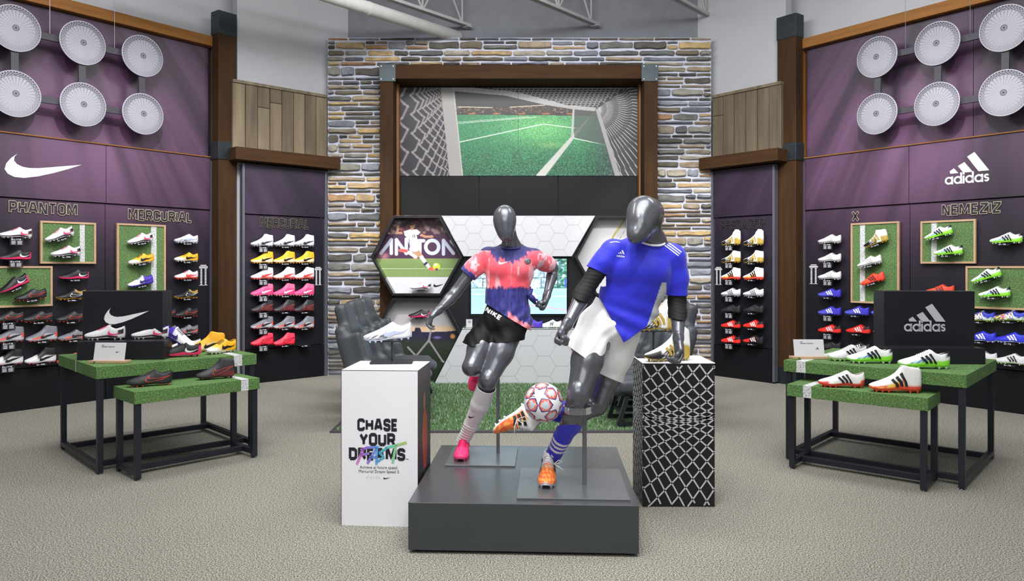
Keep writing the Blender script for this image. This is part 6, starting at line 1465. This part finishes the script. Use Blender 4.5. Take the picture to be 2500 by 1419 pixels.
for px, py, Y, fl__ in ((1352, 1133, 4.25, 1), (1338, 1020, 4.26, 0)):
    q = V(px, py, Y); b = MB()
    if fl__: b.tube([q, V(px+12, py-9, Y-.01), V(px+22, py-6, Y), V(px+14, py-2, Y), q], .0022, 6); b.tube([q, V(px+14, py+8, Y-.02), V(px+24, py+15, Y-.02)], .0022, 6)
    else: b.tube([V(1262, 1024, Y), V(1280, 1018, Y-.02), V(1291, 1022, Y-.02), V(1284, 1029, Y-.02), V(1262, 1024, Y)], .0022, 6); b.tube([V(1262, 1024, Y), V(1257, 1040, Y-.02), V(1256, 1060, Y-.02)], .0022, 6); b.tube([V(1262, 1024, Y), V(1274, 1033, Y-.02), V(1280, 1051, Y-.02)], .0022, 6)
    obj('lace_bow', local(b, L), LW_, mmq, smooth=True)
plate(mmq, L, .025, 4.02, .605, .60)
rx = V(1427, 1183, 4.27); obj('support_rod', local(MB().box(rx.x-.012, rx.x+.012, rx.y-.012, rx.y+.012, .28, .70), L), PLT, mmq, bevel=.002)
CLR = mat('clear_acrylic', (235, 240, 245), .06, trans=.95, spec=.6); b = MB(); q0 = V(1407, 1000, 4.17); n = 30
vs = [q0+Vector((r*math.cos(2*PI*k/n)+.008, r*math.sin(2*PI*k/n)*1.05, z)) for r, z in ((.076, -.016), (.076, .020), (.079, .020), (.079, -.016)) for k in range(n)]
b.add(vs, [(i*n+k, i*n+(k+1) % n, ((i+1) % 4)*n+(k+1) % n, ((i+1) % 4)*n+k) for i in range(4) for k in range(n)]); obj('clear_knee_band', local(b, L), CLR, mmq, smooth=False)
# ---------------------------------------------------------------- ball
bm = bmesh.new(); bmesh.ops.create_icosphere(bm, subdivisions=7, radius=1.0); me = bpy.data.meshes.new('ball'); bm.to_mesh(me); bm.free(); a = verts(me)
g = (1+5**.5)/2; IV = np.array([(0, s1, s2*g) for s1 in (1, -1) for s2 in (1, -1)]+[(s1, s2*g, 0) for s1 in (1, -1) for s2 in (1, -1)]+[(s1*g, 0, s2) for s1 in (1, -1) for s2 in (1, -1)]); IV /= np.linalg.norm(IV, axis=1)[:, None]
Rm = np.array(Matrix.Rotation(R(14), 3, 'Z') @ Matrix.Rotation(R(-20), 3, 'X') @ Matrix.Rotation(R(31), 3, 'Y')); IV = IV@Rm.T
dt = a@IV.T; nr_i = dt.argmax(1); cdir = IV[nr_i]; an = np.arccos(np.clip((a*cdir).sum(1), -1, 1))
nb = np.array([IV[np.argsort(-(IV@v))[1]] for v in IV])[nr_i]; t1 = nb-cdir*(nb*cdir).sum(1)[:, None]; t1 /= np.linalg.norm(t1, axis=1)[:, None]; t2 = np.cross(cdir, t1); ph = np.arctan2((a*t2).sum(1), (a*t1).sum(1))
w5 = 2*PI/5; q = np.abs((ph % w5)-w5/2)/(w5/2)      # 1 at the five tips towards the neighbours
Ro, Ri = .555, .235; al = (1-q)*PI/5; den = Ri*math.sin(PI/5)
rs = Ro*Ri*math.sin(PI/5)/(Ro*np.sin(al)+Ri*np.sin(PI/5-al)); fr = rs-an
FC = []
for i in range(12):
    for j in range(i):
        for k in range(j):
            if IV[i]@IV[j] > .4 and IV[j]@IV[k] > .4 and IV[i]@IV[k] > .4: v = IV[i]+IV[j]+IV[k]; FC.append(v/np.linalg.norm(v))
FC = np.array(FC); df = np.arccos(np.clip((a@FC.T).max(1), -1, 1)); n1 = vnoise(a, 16, 3); n2_ = vnoise(a, 34, 5)
c = np.tile(np.array((204, 212, 222.)), (len(a), 1)); edge = np.clip(-fr, 0, 1)
f = np.clip((.23+.09*n1-edge)/.04, 0, 1); c = c*(1-f[:, None])+np.array((238, 116, 92.))*f[:, None]; f = np.clip((.095+.03*n2_-edge)/.015, 0, 1); c = c*(1-f[:, None])+np.array((58, 48, 140.))*f[:, None]
c[fr > 0] = (240, 240, 244); me.transform(Matrix.Scale(.109, 4)); colattr(me, lin(np.clip(c, 0, 255)))
bc = V(1327, 983, 4.185); bl = obj('soccer_ball', me, mat('ball_skin', (255, 255, 255), .3, attr=True, noise=(30, .01), coat=.4), smooth=True, loc=bc); tag(bl, 'white football with stars, navy edges and orange brushwork before the kicking shin', 'ball')
bv = tree(me); b = MB(); o = -bc+Vector((0, 0, CH))
def DB(px, py):
    d = Vector(((px-CX)/F, 1, -(py-CY)/F)).normalized(); h = bv.ray_cast(o, d); return (h[0] if h[0] is not None else Vector((0, -.109, 0)))*1.006
three_bars(lambda x, y: DB(x, -y), b, 1295, -963, 11, 7, 1); lower_word(lambda x, y: DB(x, -y), b, 1293, -969.5, 15, 4.6); obj('three_bar_logo', b, DARKLET, bl)
# prototypes that no place used are dropped
for k, r_ in SHOES.items():
    if k not in DONE:
        for ch in list(r_.children): bpy.data.objects.remove(ch)
        bpy.data.objects.remove(r_)
